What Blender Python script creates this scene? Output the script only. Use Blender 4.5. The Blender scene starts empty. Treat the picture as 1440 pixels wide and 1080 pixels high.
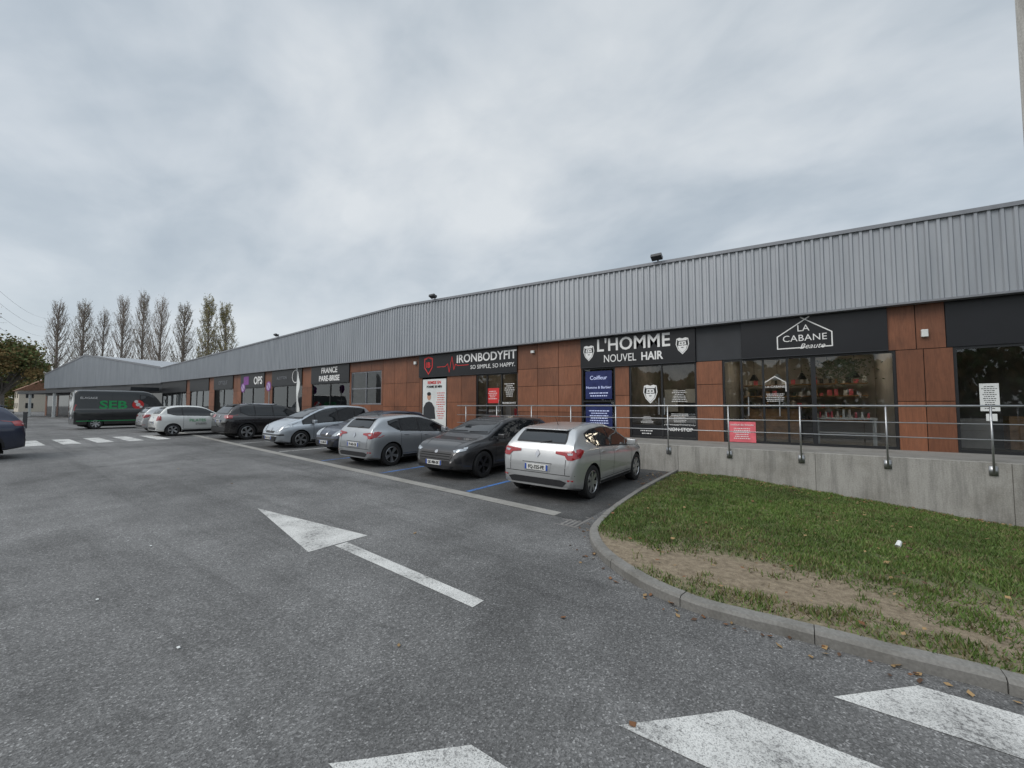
import bpy, bmesh, math, random
import numpy as np
from mathutils import Vector, noise, Matrix
from mathutils.geometry import delaunay_2d_cdt
from mathutils.bvhtree import BVHTree
random.seed(7); rng=np.random.default_rng(7)
S=bpy.context.scene; COL=S.collection
def gz(x):
    s=-x
    return 0.015*min(max(s-2.0,0.0),24.0)

# ---------------------------------------------------------------- materials
def nmat(name):
    m=bpy.data.materials.new(name); m.use_nodes=True
    nt=m.node_tree; b=nt.nodes['Principled BSDF']; return m,nt,b
def N(nt,t,**kw):
    n=nt.nodes.new(t)
    for k,v in kw.items(): setattr(n,k,v)
    return n
def noise_tex(nt,vec,scale,detail=4,rough=.55,dist=0):
    n=N(nt,'ShaderNodeTexNoise'); n.inputs['Scale'].default_value=scale; n.inputs['Detail'].default_value=detail
    n.inputs['Roughness'].default_value=rough; n.inputs['Distortion'].default_value=dist
    if vec is not None: nt.links.new(vec,n.inputs['Vector'])
    return n.outputs['Fac']
def ramp(nt,fac,stops):
    r=N(nt,'ShaderNodeValToRGB'); e=r.color_ramp.elements
    while len(e)>1: e.remove(e[-1])
    e[0].position=stops[0][0]; c=stops[0][1]; e[0].color=(*c,1) if isinstance(c,tuple) else (c,c,c,1)
    for p,c in stops[1:]:
        q=e.new(p); q.color=(*c,1) if isinstance(c,tuple) else (c,c,c,1)
    nt.links.new(fac,r.inputs['Fac']); return r.outputs['Color']
def mixc(nt,fac,a,b,mode='MIX'):
    m=N(nt,'ShaderNodeMix',data_type='RGBA',blend_type=mode)
    for sock,v in ((m.inputs[0],fac),(m.inputs[6],a),(m.inputs[7],b)):
        if hasattr(v,'is_linked') or hasattr(v,'links'): nt.links.new(v,sock)
        elif isinstance(v,tuple): sock.default_value=(*v,1)
        else: sock.default_value=v
    return m.outputs[2]
def math_n(nt,op,a,b=0.0,clamp=False):
    m=N(nt,'ShaderNodeMath',operation=op,use_clamp=clamp)
    for i,v in enumerate((a,b)):
        if hasattr(v,'links'): nt.links.new(v,m.inputs[i])
        else: m.inputs[i].default_value=v
    return m.outputs[0]
def pos(nt):
    return N(nt,'ShaderNodeNewGeometry').outputs['Position']
def objc(nt):
    return N(nt,'ShaderNodeTexCoord').outputs['Object']
def bump(nt,b,h,strength=.3,dist=.01):
    n=N(nt,'ShaderNodeBump'); n.inputs['Strength'].default_value=strength; n.inputs['Distance'].default_value=dist
    nt.links.new(h,n.inputs['Height']); nt.links.new(n.outputs['Normal'],b.inputs['Normal'])
def M(name,col,rough=.6,metal=0.0,var=.12,scale=6.0,coat=0.0,emit=None,es=0,spec=.5):
    m,nt,b=nmat(name)
    b.inputs['Roughness'].default_value=rough; b.inputs['Metallic'].default_value=metal
    b.inputs['Coat Weight'].default_value=coat; b.inputs['Coat Roughness'].default_value=.06
    b.inputs['Specular IOR Level'].default_value=spec
    if var>0:
        f=noise_tex(nt,objc(nt),scale,5)
        c=ramp(nt,f,[(.3,tuple(v*(1-var) for v in col)),(.7,tuple(min(1,v*(1+var)) for v in col))])
        nt.links.new(c,b.inputs['Base Color'])
    else: b.inputs['Base Color'].default_value=(*col,1)
    if emit: b.inputs['Emission Color'].default_value=(*emit,1); b.inputs['Emission Strength'].default_value=es
    return m

def asphalt_nodes(nt,b,base=.12,tint=(1,.995,.985)):
    p=pos(nt)
    big=noise_tex(nt,p,.26,6,.62,.8); mid=noise_tex(nt,p,1.7,6,.65,.3); fine=noise_tex(nt,p,140,3,.75)
    v=N(nt,'ShaderNodeTexVoronoi'); v.inputs['Scale'].default_value=95; nt.links.new(p,v.inputs['Vector'])
    sp=ramp(nt,v.outputs['Color'],[(0,.38),(.5,.82),(.78,1.2),(1,2.6)])
    c1=ramp(nt,big,[(.32,tuple(base*.62*t for t in tint)),(.5,tuple(base*t for t in tint)),(.68,tuple(base*1.28*t for t in tint))])
    mp=N(nt,'ShaderNodeMapping'); mp.inputs['Scale'].default_value=(.06,.75,1); nt.links.new(p,mp.inputs['Vector'])
    lane=noise_tex(nt,mp.outputs[0],1.0,3,.5)
    c1=mixc(nt,1.0,c1,ramp(nt,lane,[(.35,.80),(.65,1.15)]),'MULTIPLY')
    mp2=N(nt,'ShaderNodeMapping'); mp2.inputs['Scale'].default_value=(.12,3.2,1); mp2.inputs['Rotation'].default_value=(0,0,.10); nt.links.new(p,mp2.inputs['Vector'])
    tyre=noise_tex(nt,mp2.outputs[0],1.3,4,.6,.2)
    c1=mixc(nt,1.0,c1,ramp(nt,tyre,[(.33,.84),(.45,1.0),(.7,1.04)]),'MULTIPLY')
    c2=mixc(nt,1.0,c1,ramp(nt,mid,[(.3,.80),(.7,1.14)]),'MULTIPLY')
    c3=mixc(nt,.9,c2,mixc(nt,1.0,c2,sp,'MULTIPLY'))
    c3=mixc(nt,.7,c3,mixc(nt,1.0,c3,ramp(nt,fine,[(.3,.5),(.7,1.55)]),'MULTIPLY'))
    v2=N(nt,'ShaderNodeTexVoronoi'); v2.inputs['Scale'].default_value=.55; nt.links.new(p,v2.inputs['Vector'])
    so=ramp(nt,v2.outputs['Distance'],[(.0,.5),(.06,.72),(.11,1.0)])
    c3=mixc(nt,.8,c3,mixc(nt,1.0,c3,so,'MULTIPLY'))
    b.inputs['Roughness'].default_value=.8
    b.inputs['Specular IOR Level'].default_value=.35
    bump(nt,b,v.outputs['Distance'],.45,.006)
    return c3
m_asph,nt,b=nmat('asphalt'); nt.links.new(asphalt_nodes(nt,b,.145),b.inputs['Base Color'])
m_park,nt,b=nmat('parking_asphalt'); nt.links.new(asphalt_nodes(nt,b,.082),b.inputs['Base Color'])
def paint_mark(name,col,lo=.42,hi=.5,base=.145):
    m,nt,b=nmat(name); a=asphalt_nodes(nt,b,base); p=pos(nt)
    f=noise_tex(nt,p,26,8,.8); g=noise_tex(nt,p,2.2,3,.5)
    f2=math_n(nt,'ADD',math_n(nt,'MULTIPLY',f,.7),math_n(nt,'MULTIPLY',g,.3))
    k=ramp(nt,f2,[(lo,0.0),(hi,1.0)])
    fine=noise_tex(nt,p,120,3,.75)
    k2=mixc(nt,1.0,k,ramp(nt,fine,[(.38,.2),(.50,1.0)]),'MULTIPLY')
    dirt=ramp(nt,g,[(.3,tuple(c*.72 for c in col)),(.65,col)])
    nt.links.new(mixc(nt,k2,a,dirt),b.inputs['Base Color']); return m
m_white=paint_mark('road_paint_white',(.64,.64,.62),.38,.48)
m_blue=paint_mark('road_paint_blue',(.06,.19,.50),.40,.5,.085)

def concrete(name,c=.36,stain=True,sc=1.2):
    m,nt,b=nmat(name); p=pos(nt)
    f=noise_tex(nt,p,sc,6,.65); g=noise_tex(nt,p,45,3,.6)
    base=ramp(nt,f,[(.25,(c*.66,c*.63,c*.56)),(.5,(c,c*.97,c*.90)),(.75,(c*1.12,c*1.09,c*1.02))])
    base=mixc(nt,.6,base,mixc(nt,1.0,base,ramp(nt,g,[(.3,.7),(.7,1.25)]),'MULTIPLY'))
    if stain:
        mp=N(nt,'ShaderNodeMapping'); mp.inputs['Scale'].default_value=(3.5,3.5,.35); nt.links.new(p,mp.inputs['Vector'])
        st=noise_tex(nt,mp.outputs[0],1.6,6,.7)
        base=mixc(nt,.8,base,mixc(nt,1.0,base,ramp(nt,st,[(.35,.58),(.55,1.0)]),'MULTIPLY'))
    nt.links.new(base,b.inputs['Base Color']); b.inputs['Roughness'].default_value=.88
    bump(nt,b,g,.3,.005); return m
m_wall=concrete('concrete_wall',.36); m_kerb=concrete('kerb_concrete',.19,False,2.2); m_strip=concrete('gutter_concrete',.26,False,2)
m_deck=concrete('deck_concrete',.22,False,2)

m_clad,nt,b=nmat('silver_cladding'); p=pos(nt)
mp=N(nt,'ShaderNodeMapping'); mp.inputs['Scale'].default_value=(2.0,2,.25); nt.links.new(p,mp.inputs['Vector'])
f=noise_tex(nt,mp.outputs[0],1.2,5,.6)
nt.links.new(ramp(nt,f,[(.3,(.31,.33,.355)),(.7,(.40,.42,.445))]),b.inputs['Base Color'])
b.inputs['Metallic'].default_value=.3; b.inputs['Roughness'].default_value=.45

def rust(name,k):
    m,nt,b=nmat(name); p=pos(nt); f=noise_tex(nt,p,.7,6,.65,.5)
    mp=N(nt,'ShaderNodeMapping'); mp.inputs['Scale'].default_value=(9,9,.8); nt.links.new(p,mp.inputs['Vector'])
    g=noise_tex(nt,mp.outputs[0],2.2,6,.65,1.2); h=noise_tex(nt,p,60,3,.6)
    c=ramp(nt,f,[(.3,(.145*k,.056*k,.028*k)),(.55,(.205*k,.078*k,.038*k)),(.75,(.235*k,.098*k,.053*k))])
    c=mixc(nt,.8,c,mixc(nt,1.0,c,ramp(nt,g,[(.3,.64),(.7,1.25)]),'MULTIPLY'))
    c=mixc(nt,.4,c,mixc(nt,1.0,c,ramp(nt,h,[(.3,.75),(.7,1.25)]),'MULTIPLY'))
    nt.links.new(c,b.inputs['Base Color']); b.inputs['Roughness'].default_value=.5; return m
m_rust=[rust('rust_panel_a',1.0),rust('rust_panel_b',.85),rust('rust_panel_c',1.13)]
m_black=M('black_sign',(.008,.0085,.011),.38,0,.15,2)
m_char=M('charcoal_panel',(.026,.029,.034),.5,0,.15,2)
m_dark=M('dark_backing',(.012,.012,.013),.8,0,.1)
m_frame=M('dark_frame',(.018,.019,.021),.35,0,.1)
m_gframe=M('grey_frame',(.22,.23,.25),.4,.2,.1)
m_signw=M('sign_white',(.80,.80,.79),.5,0,.04)
m_signr=M('sign_red',(.60,.03,.03),.5,0,.05)
m_pink=M('poster_pink',(.70,.14,.17),.5,0,.2,4)
m_paper=M('paper_white',(.68,.70,.69),.6,0,.08,3)
m_skin=M('printed_skin',(.50,.27,.18),.6,0,.1)
m_purp=M('purple_print',(.22,.06,.28),.5,0,.1)
m_steel=M('galvanised_steel',(.42,.43,.44),.38,.8,.12,8)
m_inner=M('interior_wall',(.22,.20,.18),.9,0,.4,1.5)
m_innerl=M('interior_light',(.50,.47,.43),.8,0,.2,1.5)
m_wood=M('interior_wood',(.34,.20,.10),.6,0,.3,6)
m_led=M('led_screen',(.012,.016,.045),.3,0,.6,5,emit=(.04,.07,.40),es=.12)
m_ledw=M('led_text',(.6,.65,.85),.4,0,0,emit=(.5,.6,1),es=.25)
m_fill=M('added_fill_glow',(.9,.85,.75),.5,0,0,emit=(1,.86,.66),es=11)  # emission for fill panels added to brighten the shop interiors
m_tyre=M('tyre_rubber',(.014,.014,.015),.75,0,.2,20)
m_rim=M('alloy_rim',(.45,.46,.47),.3,.85,.08)
m_rimd=M('dark_rim',(.05,.05,.055),.35,.7,.08)
m_hub=M('wheel_well',(.006,.006,.006),.9,0,.1)
m_plastic=M('black_plastic',(.014,.014,.016),.5,0,.2,15)
m_seam=M('panel_seam',(.008,.008,.009),.8,0,0)
m_cglass=M('car_glass',(.010,.012,.014),.03,0,.2,2,coat=.4,spec=.6)
m_tail=M('tail_lamp',(.30,.008,.012),.12,0,.25,14,coat=1)
m_head=M('head_lamp',(.42,.45,.48),.08,.4,.5,18,coat=1)
m_plate=M('plate_white',(.66,.66,.64),.45,0,.03)
m_eu=M('plate_blue',(.02,.07,.35),.5,0,.03)
m_ink=M('ink_black',(.012,.012,.012),.6,0,0)
m_green=M('lettering_green',(.02,.33,.10),.5,0,.05)
m_chrome=M('chrome',(.6,.6,.62),.12,1,.03)
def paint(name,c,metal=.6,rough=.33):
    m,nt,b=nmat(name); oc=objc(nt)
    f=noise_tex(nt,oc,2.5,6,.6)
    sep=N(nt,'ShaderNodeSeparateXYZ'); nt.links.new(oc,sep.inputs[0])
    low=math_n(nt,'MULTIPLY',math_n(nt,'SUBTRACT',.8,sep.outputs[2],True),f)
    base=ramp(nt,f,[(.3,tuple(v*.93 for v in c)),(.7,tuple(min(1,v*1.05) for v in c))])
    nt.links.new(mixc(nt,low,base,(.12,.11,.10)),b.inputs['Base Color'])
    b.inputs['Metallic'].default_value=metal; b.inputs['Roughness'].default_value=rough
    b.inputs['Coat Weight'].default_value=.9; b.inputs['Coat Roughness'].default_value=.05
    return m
m_glass=bpy.data.materials.new('shop_glass'); m_glass.use_nodes=True; nt=m_glass.node_tree; nt.nodes.clear()
o=N(nt,'ShaderNodeOutputMaterial'); mx=N(nt,'ShaderNodeMixShader'); tr=N(nt,'ShaderNodeBsdfTransparent'); gl=N(nt,'ShaderNodeBsdfGlossy')
tr.inputs[0].default_value=(.85,.87,.88,1); gl.inputs['Roughness'].default_value=.015; gl.inputs[0].default_value=(.9,.93,.95,1)
fr=N(nt,'ShaderNodeFresnel'); fr.inputs[0].default_value=1.5
fa=math_n(nt,'ADD',fr.outputs[0],.05,True); nt.links.new(fa,mx.inputs[0])
gb=N(nt,'ShaderNodeBump'); gb.inputs['Strength'].default_value=.06; gb.inputs['Distance'].default_value=.05
nt.links.new(noise_tex(nt,pos(nt),1.1,1,.4),gb.inputs['Height']); nt.links.new(gb.outputs[0],gl.inputs['Normal'])
nt.links.new(tr.outputs[0],mx.inputs[1]); nt.links.new(gl.outputs[0],mx.inputs[2]); nt.links.new(mx.outputs[0],o.inputs[0])

# ---------------------------------------------------------------- helpers
def empty(name,loc=(0,0,0),rot=(0,0,0)):
    e=bpy.data.objects.new(name,None); COL.objects.link(e); e.location=loc; e.rotation_euler=rot; e.empty_display_size=.3; return e
def mobj(name,v,f,mats,parent=None,mi=None,smooth=False):
    me=bpy.data.meshes.new(name); me.from_pydata([tuple(a) for a in v],[],f)
    for m in (mats if isinstance(mats,(list,tuple)) else [mats]): me.materials.append(m)
    if mi is not None: me.polygons.foreach_set('material_index',mi)
    if smooth: me.polygons.foreach_set('use_smooth',[True]*len(me.polygons))
    me.update()
    o=bpy.data.objects.new(name,me); COL.objects.link(o)
    if parent: o.parent=parent
    return o
BF=[(0,3,2,1),(4,5,6,7),(0,1,5,4),(1,2,6,5),(2,3,7,6),(3,0,4,7)]
def boxv(x0,x1,y0,y1,z0,z1):
    return [(x0,y0,z0),(x1,y0,z0),(x1,y1,z0),(x0,y1,z0),(x0,y0,z1),(x1,y0,z1),(x1,y1,z1),(x0,y1,z1)]
def box(name,x0,x1,y0,y1,z0,z1,mat,parent=None,bev=0):
    if x0>x1:x0,x1=x1,x0
    o=mobj(name,boxv(x0,x1,y0,y1,z0,z1),BF,mat,parent)
    if bev:
        b=o.modifiers.new('b','BEVEL'); b.width=bev; b.segments=2
    return o
class MB:
    def __init__(s): s.v=[];s.f=[];s.m=[]
    def box(s,x0,x1,y0,y1,z0,z1,mi=0):
        if x0>x1:x0,x1=x1,x0
        k=len(s.v); s.v+=boxv(x0,x1,y0,y1,z0,z1); s.f+=[tuple(a+k for a in q) for q in BF]; s.m+=[mi]*6
    def tube(s,p0,p1,r0,r1,n=4,mi=0,cap=False):
        p0=Vector(p0);p1=Vector(p1);d=(p1-p0)
        if d.length<1e-6:return
        d.normalize(); a=d.orthogonal().normalized(); c=d.cross(a); k=len(s.v)
        for p,r in((p0,r0),(p1,r1)):
            for i in range(n):
                t=2*math.pi*i/n; s.v.append(tuple(p+a*(r*math.cos(t))+c*(r*math.sin(t))))
        for i in range(n):
            j=(i+1)%n; s.f.append((k+i,k+j,k+n+j,k+n+i)); s.m.append(mi)
        if cap:
            s.f.append(tuple(k+n+i for i in range(n))); s.m.append(mi); s.f.append(tuple(k+n-1-i for i in range(n))); s.m.append(mi)
    def obj(s,name,mats,parent=None,smooth=False): return mobj(name,s.v,s.f,mats,parent,s.m,smooth)
def text(name,body,x,y,z,size,mat,parent=None,rot=(math.pi/2,0,0),ext=.006,off=0.0,align='CENTER',sx=1.0,shear=0,sp=1.0):
    cu=bpy.data.curves.new(name,'FONT'); cu.body=body; cu.size=size; cu.extrude=ext; cu.offset=off; cu.align_x=align; cu.align_y='CENTER'
    cu.shear=shear; cu.space_character=sp; cu.resolution_u=3
    cu.materials.append(mat); o=bpy.data.objects.new(name,cu); COL.objects.link(o); o.location=(x,y,z); o.rotation_euler=rot; o.scale=(sx,1,1)
    if parent:o.parent=parent
    return o
def strip2d(pts,w,closed=False):
    q=[]; P=list(pts)+([pts[0]] if closed else [])
    for a,b in zip(P[:-1],P[1:]):
        d=Vector((b[0]-a[0],b[1]-a[1])); 
        if d.length<1e-6: continue
        d.normalize(); n=Vector((-d[1],d[0]))*w/2; e=d*w*.35
        q.append([(a[0]-e[0]+n[0],a[1]-e[1]+n[1]),(a[0]-e[0]-n[0],a[1]-e[1]-n[1]),(b[0]+e[0]-n[0],b[1]+e[1]-n[1]),(b[0]+e[0]+n[0],b[1]+e[1]+n[1])])
    return q
def wall_art(name,polys,y,mat,parent,th=.004):
    mb=MB()
    for i,pl in enumerate(polys):
        k=len(mb.v); n=len(pl); yy=y-.0004*(i%5)
        mb.v+=[(a,yy,b) for a,b in pl]; mb.f.append(tuple(range(k,k+n))); mb.m.append(0)
    return mb.obj(name,[mat],parent)

# ---------------------------------------------------------------- world / light / camera
w=bpy.data.worlds.new('World'); S.world=w; w.use_nodes=True; nt=w.node_tree; nt.nodes.clear()
out=N(nt,'ShaderNodeOutputWorld'); bg=N(nt,'ShaderNodeBackground'); bg2=N(nt,'ShaderNodeBackground'); add=N(nt,'ShaderNodeAddShader')
sky=N(nt,'ShaderNodeTexSky',sky_type='NISHITA'); sky.sun_disc=False; sky.sun_elevation=math.radians(45); sky.sun_rotation=math.radians(208)
sky.dust_density=3
nt.links.new(sky.outputs[0],bg.inputs[0]); bg.inputs[1].default_value=.02
tc=N(nt,'ShaderNodeTexCoord'); sep=N(nt,'ShaderNodeSeparateXYZ'); nt.links.new(tc.outputs['Generated'],sep.inputs[0])
zz=math_n(nt,'MAXIMUM',sep.outputs[2],0.0); den=math_n(nt,'ADD',zz,.36)
px_=math_n(nt,'DIVIDE',sep.outputs[0],den); py_=math_n(nt,'DIVIDE',sep.outputs[1],den)
cmb=N(nt,'ShaderNodeCombineXYZ'); nt.links.new(px_,cmb.inputs[0]); nt.links.new(py_,cmb.inputs[1]); nt.links.new(math_n(nt,'MULTIPLY',zz,.8),cmb.inputs[2])
mp=N(nt,'ShaderNodeMapping'); mp.inputs['Rotation'].default_value=(0,0,.5); mp.inputs['Scale'].default_value=(1.0,1.35,1.2); mp.inputs['Location'].default_value=(1.3,.4,0)
nt.links.new(cmb.outputs[0],mp.inputs['Vector'])
c1=noise_tex(nt,mp.outputs[0],1.25,5,.5,.35); c2=noise_tex(nt,mp.outputs[0],4.2,5,.55,.3)
cf=math_n(nt,'ADD',math_n(nt,'MULTIPLY',c1,.76),math_n(nt,'MULTIPLY',c2,.24))
cc=ramp(nt,cf,[(.34,(.340,.395,.445)),(.45,(.430,.482,.525)),(.54,(.535,.578,.612)),(.66,(.66,.69,.705))])
hz=ramp(nt,zz,[(0,(.68,.72,.73)),(.10,(.61,.66,.70)),(.35,(.50,.55,.59))])
hf=ramp(nt,zz,[(0,.85),(.12,.5),(.4,.0)])
cc=mixc(nt,hf,cc,hz)
zen=ramp(nt,zz,[(.72,1.0),(.9,2.1)])
cc=mixc(nt,1.0,cc,zen,'MULTIPLY')
nt.links.new(cc,bg2.inputs[0]); bg2.inputs[1].default_value=1.03
nt.links.new(bg.outputs[0],add.inputs[0]); nt.links.new(bg2.outputs[0],add.inputs[1]); nt.links.new(add.outputs[0],out.inputs[0])
sl=bpy.data.lights.new('sun','SUN'); sl.energy=1.5; sl.angle=math.radians(35); sl.color=(1,.97,.93)
so=bpy.data.objects.new('sun',sl); COL.objects.link(so)
sd=Vector((-.35,-.65,.74)).normalized(); so.rotation_euler=sd.to_track_quat('Z','Y').to_euler(); so.location=(0,0,30)
S.view_settings.view_transform='Standard'; S.view_settings.look='None'; S.view_settings.exposure=0
cam=bpy.data.cameras.new('camera'); cam.sensor_width=36; cam.lens=36*575/1440; cam.clip_end=3000; cam.clip_start=.05
co=bpy.data.objects.new('camera',cam); COL.objects.link(co); co.location=(0,0,1.85); co.rotation_euler=(math.radians(93.0),0,math.radians(35.75)); S.camera=co

# ---------------------------------------------------------------- ground
xs=[-900,-300,-120,-60,-26,-14,-2,-1.6,-1.5,4,9,14,14.1,60,300,900]
ys=[-900,-200,-40,-10,0,3,5.4,5.5,8,11.84,12.0,20,60,300,1500]
v=[];f=[]
for y in ys:
    for x in xs:
        z=gz(x)
        if -1.55<x<14.05 and 5.45<y<11.9: z=-.8
        v.append((x,y,z))
nx=len(xs)
for j in range(len(ys)-1):
    for i in range(nx-1): f.append((j*nx+i,j*nx+i+1,(j+1)*nx+i+1,(j+1)*nx+i))
mobj('ground',v,f,m_asph)
def overlay(name,poly,mat,lvl,parent=None,knots=(-26,-2)):
    bm=bmesh.new(); vs=[bm.verts.new((a,b,0)) for a,b in poly]; bm.faces.new(vs)
    for k in knots:
        bmesh.ops.bisect_plane(bm,geom=bm.verts[:]+bm.edges[:]+bm.faces[:],plane_co=(k,0,0),plane_no=(1,0,0))
    bmesh.ops.recalc_face_normals(bm,faces=bm.faces)
    for q in bm.verts: q.co.z=gz(q.co.x)+.004*lvl
    if sum(fc.normal.z for fc in bm.faces)<0: bmesh.ops.reverse_faces(bm,faces=bm.faces)
    me=bpy.data.meshes.new(name); bm.to_mesh(me); bm.free(); me.materials.append(mat)
    o=bpy.data.objects.new(name,me); COL.objects.link(o)
    if parent:o.parent=parent
    return o
def ye(s): return 6.0+ .062*(s-3.4)
park=[(-2.95,6.0)]+[(-s,ye(s)) for s in (3.4,10,18,26,34)]+[(-34,12.0),(-2.95,12.0)]
overlay('parking_bays',park,m_park,1)
overlay('gutter_strip',[(-s,ye(s)-.02) for s in (3.45,10,18,26,34)]+[(-s,ye(s)+.24) for s in (34,26,18,10,3.45)],m_strip,2)
mk=empty('road_markings')
for s0 in (5.78,8.95,12.1,15.25,19.3,23.9,28.1,32.5):
    overlay('bay_line',[(-s0-.05,ye(s0)+.3),(-s0+.05,ye(s0)+.3),(-s0+.05,11.2),(-s0-.05,11.2)],m_blue if s0<13 else m_white,2,mk)
overlay('arrow_head',[(-7.70,3.22),(-5.03,2.70),(-5.0,3.52)],m_white,1,mk)
overlay('arrow_shaft',[(-4.985,3.02),(-2.53,2.90),(-2.53,3.06),(-4.985,3.19)],m_white,1,mk)
for n0,n1 in ((-.85,-.33),(.2,.72),(1.24,1.76),(2.36,2.88),(3.38,3.84)):
    overlay('zebra_stripe',[(-(3.3-n0),n0),(3.2,n0),(3.0,n1),(-(3.3-n1),n1)],m_white,1,mk)
for k in range(6):
    y0=.9+k*.95
    overlay('far_zebra_stripe',[(-23.6,y0),(-26.6,y0),(-26.6,y0+.5),(-23.6,y0+.5)],m_white,1,mk)
for k in range(6):
    x0=-44-k*5.0
    overlay('far_bay_line',[(x0,-9),(x0-.12,-9),(x0-.12,-4),(x0,-4)],m_white,1,mk)
dr=MB()
m_grate=M('cast_iron',(.20,.19,.18),.6,.2,.25,20)
dr.box(-3.42,-2.84,5.64,6.24,.0082,.011,0)
for i in range(7):
    for j in range(2): dr.box(-3.40+i*.08,-3.40+i*.08+.038,5.66+j*.30,5.92+j*.30,.0112,.018,1)
for a in (5.63,5.925,6.225): dr.box(-3.43,-2.83,a,a+.02,.0112,.019,1)
dr.obj('drain_grate',[m_dark,m_grate])

# kerb
kp=[(14,4.10),(4,4.10),(1.15,4.07),(.49,4.03),(-.11,4.02),(-.81,4.0),(-1.39,4.19),(-2.02,4.66),(-2.46,5.25),(-2.68,5.87),(-2.86,7.2),(-2.95,8.5),(-3.0,10.3),(-3.02,11.75)]
def resample(P,d):
    P=[Vector(p) for p in P]; 
    Q=[]
    for i in range(len(P)-1):
        p0=P[max(i-1,0)];p1=P[i];p2=P[i+1];p3=P[min(i+2,len(P)-1)]
        for k in range(12):
            t=k/12; Q.append(.5*((2*p1)+(-p0+p2)*t+(2*p0-5*p1+4*p2-p3)*t*t+(-p0+3*p1-3*p2+p3)*t**3))
    Q.append(P[-1]); L=[0]
    for a,b in zip(Q[:-1],Q[1:]): L.append(L[-1]+(b-a).length)
    n=int(L[-1]/d); R=[]
    for k in range(n+1):
        t=L[-1]*k/n; i=min(max(np.searchsorted(L,t)-1,0),len(Q)-2)
        u=(t-L[i])/max(L[i+1]-L[i],1e-9); R.append(Q[i].lerp(Q[i+1],u))
    return R
path=resample(kp,.1)
mb=MB(); blk=10
for b0 in range(0,len(path)-1,blk):
    pts=path[b0:min(b0+blk,len(path)-1)+1]; n=len(pts); k0=len(mb.v); jz=random.uniform(-.006,.006); jo=random.uniform(-.006,.006)
    for i,p in enumerate(pts):
        q=path[min(b0+i+1,len(path)-1)]-path[max(b0+i-1,0)]; q.normalize(); nr=Vector((q[1],-q[0]))
        sh=.003 if i==0 else (-.003 if i==n-1 else 0)
        c=p+q*sh
        for o_,z in ((0+jo,-.3),(0.0+jo,.075+jz),(.022+jo,.10+jz),(.12+jo,.105+jz),(.12+jo,-.3)):
            pp=c+nr*o_; mb.v.append((pp[0],pp[1],z+.003*noise.noise(Vector((pp[0]*9,pp[1]*9,z*9)))))
    for i in range(n-1):
        for j in range(4):
            a=k0+i*5+j; mb.f.append((a,a+1,a+6,a+5)); mb.m.append(0)
    mb.f.append(tuple(k0+j for j in range(5))); mb.f.append(tuple(k0+(n-1)*5+4-j for j in range(5))); mb.m+=[0,0]
mb.obj('kerb',[m_kerb])
# grass
def fgr(x,y):
    f_=min(max((y-4.2)/7.6,0),1)**1.3
    d=.03-.46*min(max((x+1.5)/4.7,0),1.25)*min(max((14-x)/5,0),1)
    return .09*(1-f_)+d*f_
def gbump(x,y): return .02*noise.noise(Vector((x*1.3,y*1.3,0)))
inner=[]
for i,p in enumerate(path):
    q=path[min(i+1,len(path)-1)]-path[max(i-1,0)]; q.normalize(); inner.append((p[0]+q[1]*.115,p[1]-q[0]*.115))
poly=inner[::2]+[(-2.88+16.88*i/80,11.8) for i in range(81)]
P=np.array(poly)
def inpoly(X,Y):
    c=np.zeros(len(X),bool); j=len(P)-1
    for i in range(len(P)):
        xi,yi=P[i];xj,yj=P[j]
        if yi!=yj:
            m=((yi>Y)!=(yj>Y))&(X<(xj-xi)*(Y-yi)/(yj-yi)+xi); c^=m
        j=i
    return c
gx=np.arange(-3,14,.17); gy=np.arange(4,11.8,.17); GX,GY=np.meshgrid(gx,gy); GX=GX.ravel()+.01;GY=GY.ravel()+.013
ins=inpoly(GX,GY)
pts=[Vector(p) for p in poly]+[Vector((a,b)) for a,b in zip(GX[ins],GY[ins])]
n0=len(poly)
r=delaunay_2d_cdt(pts,[(i,(i+1)%n0) for i in range(n0)],[],1,1e-5)
vv=[(a[0],a[1],fgr(a[0],a[1])+gbump(a[0],a[1])) for a in r[0]]
m_gr,nt,b=nmat('lawn_soil'); p=pos(nt); sp_=N(nt,'ShaderNodeSeparateXYZ'); nt.links.new(p,sp_.inputs[0])
nz=noise_tex(nt,p,1.1,6,.65); 
yy=math_n(nt,'ADD',sp_.outputs[1],math_n(nt,'MULTIPLY',math_n(nt,'SUBTRACT',nz,.5),2.2))
msk=ramp(nt,math_n(nt,'DIVIDE',yy,10.0),[(.40,.55),(.45,1.0),(.53,1.0),(.61,0.1)])
f1=noise_tex(nt,p,14,6,.7); dirt=ramp(nt,f1,[(.3,(.12,.092,.06)),(.5,(.22,.175,.12)),(.72,(.31,.255,.18))])
grs=ramp(nt,f1,[(.3,(.035,.05,.012)),(.5,(.065,.09,.022)),(.7,(.11,.11,.04))])
fine=noise_tex(nt,p,120,3,.7); c=mixc(nt,msk,grs,dirt); c=mixc(nt,.8,c,mixc(nt,1.0,c,ramp(nt,fine,[(.3,.5),(.7,1.4)]),'MULTIPLY'))
nt.links.new(c,b.inputs['Base Color']); b.inputs['Roughness'].default_value=.95; bump(nt,b,f1,.7,.03)
lawn=mobj('lawn',vv,[tuple(q) for q in r[2]],m_gr,smooth=True)
NB=360000
X=rng.uniform(-3,9,NB); Y=4.1+7.7*rng.uniform(0,1,NB)
k=inpoly(X,Y); X=X[k];Y=Y[k]
nv=np.array([noise.noise(Vector((a*.9,b_*.9,3))) for a,b_ in zip(X,Y)]); nf=np.array([noise.noise(Vector((a*4,b_*4,8))) for a,b_ in zip(X,Y)])
nl=np.array([noise.noise(Vector((a*.5+7,b_*.8,1))) for a,b_ in zip(X,Y)])
yy=Y+nv*1.3
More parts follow.
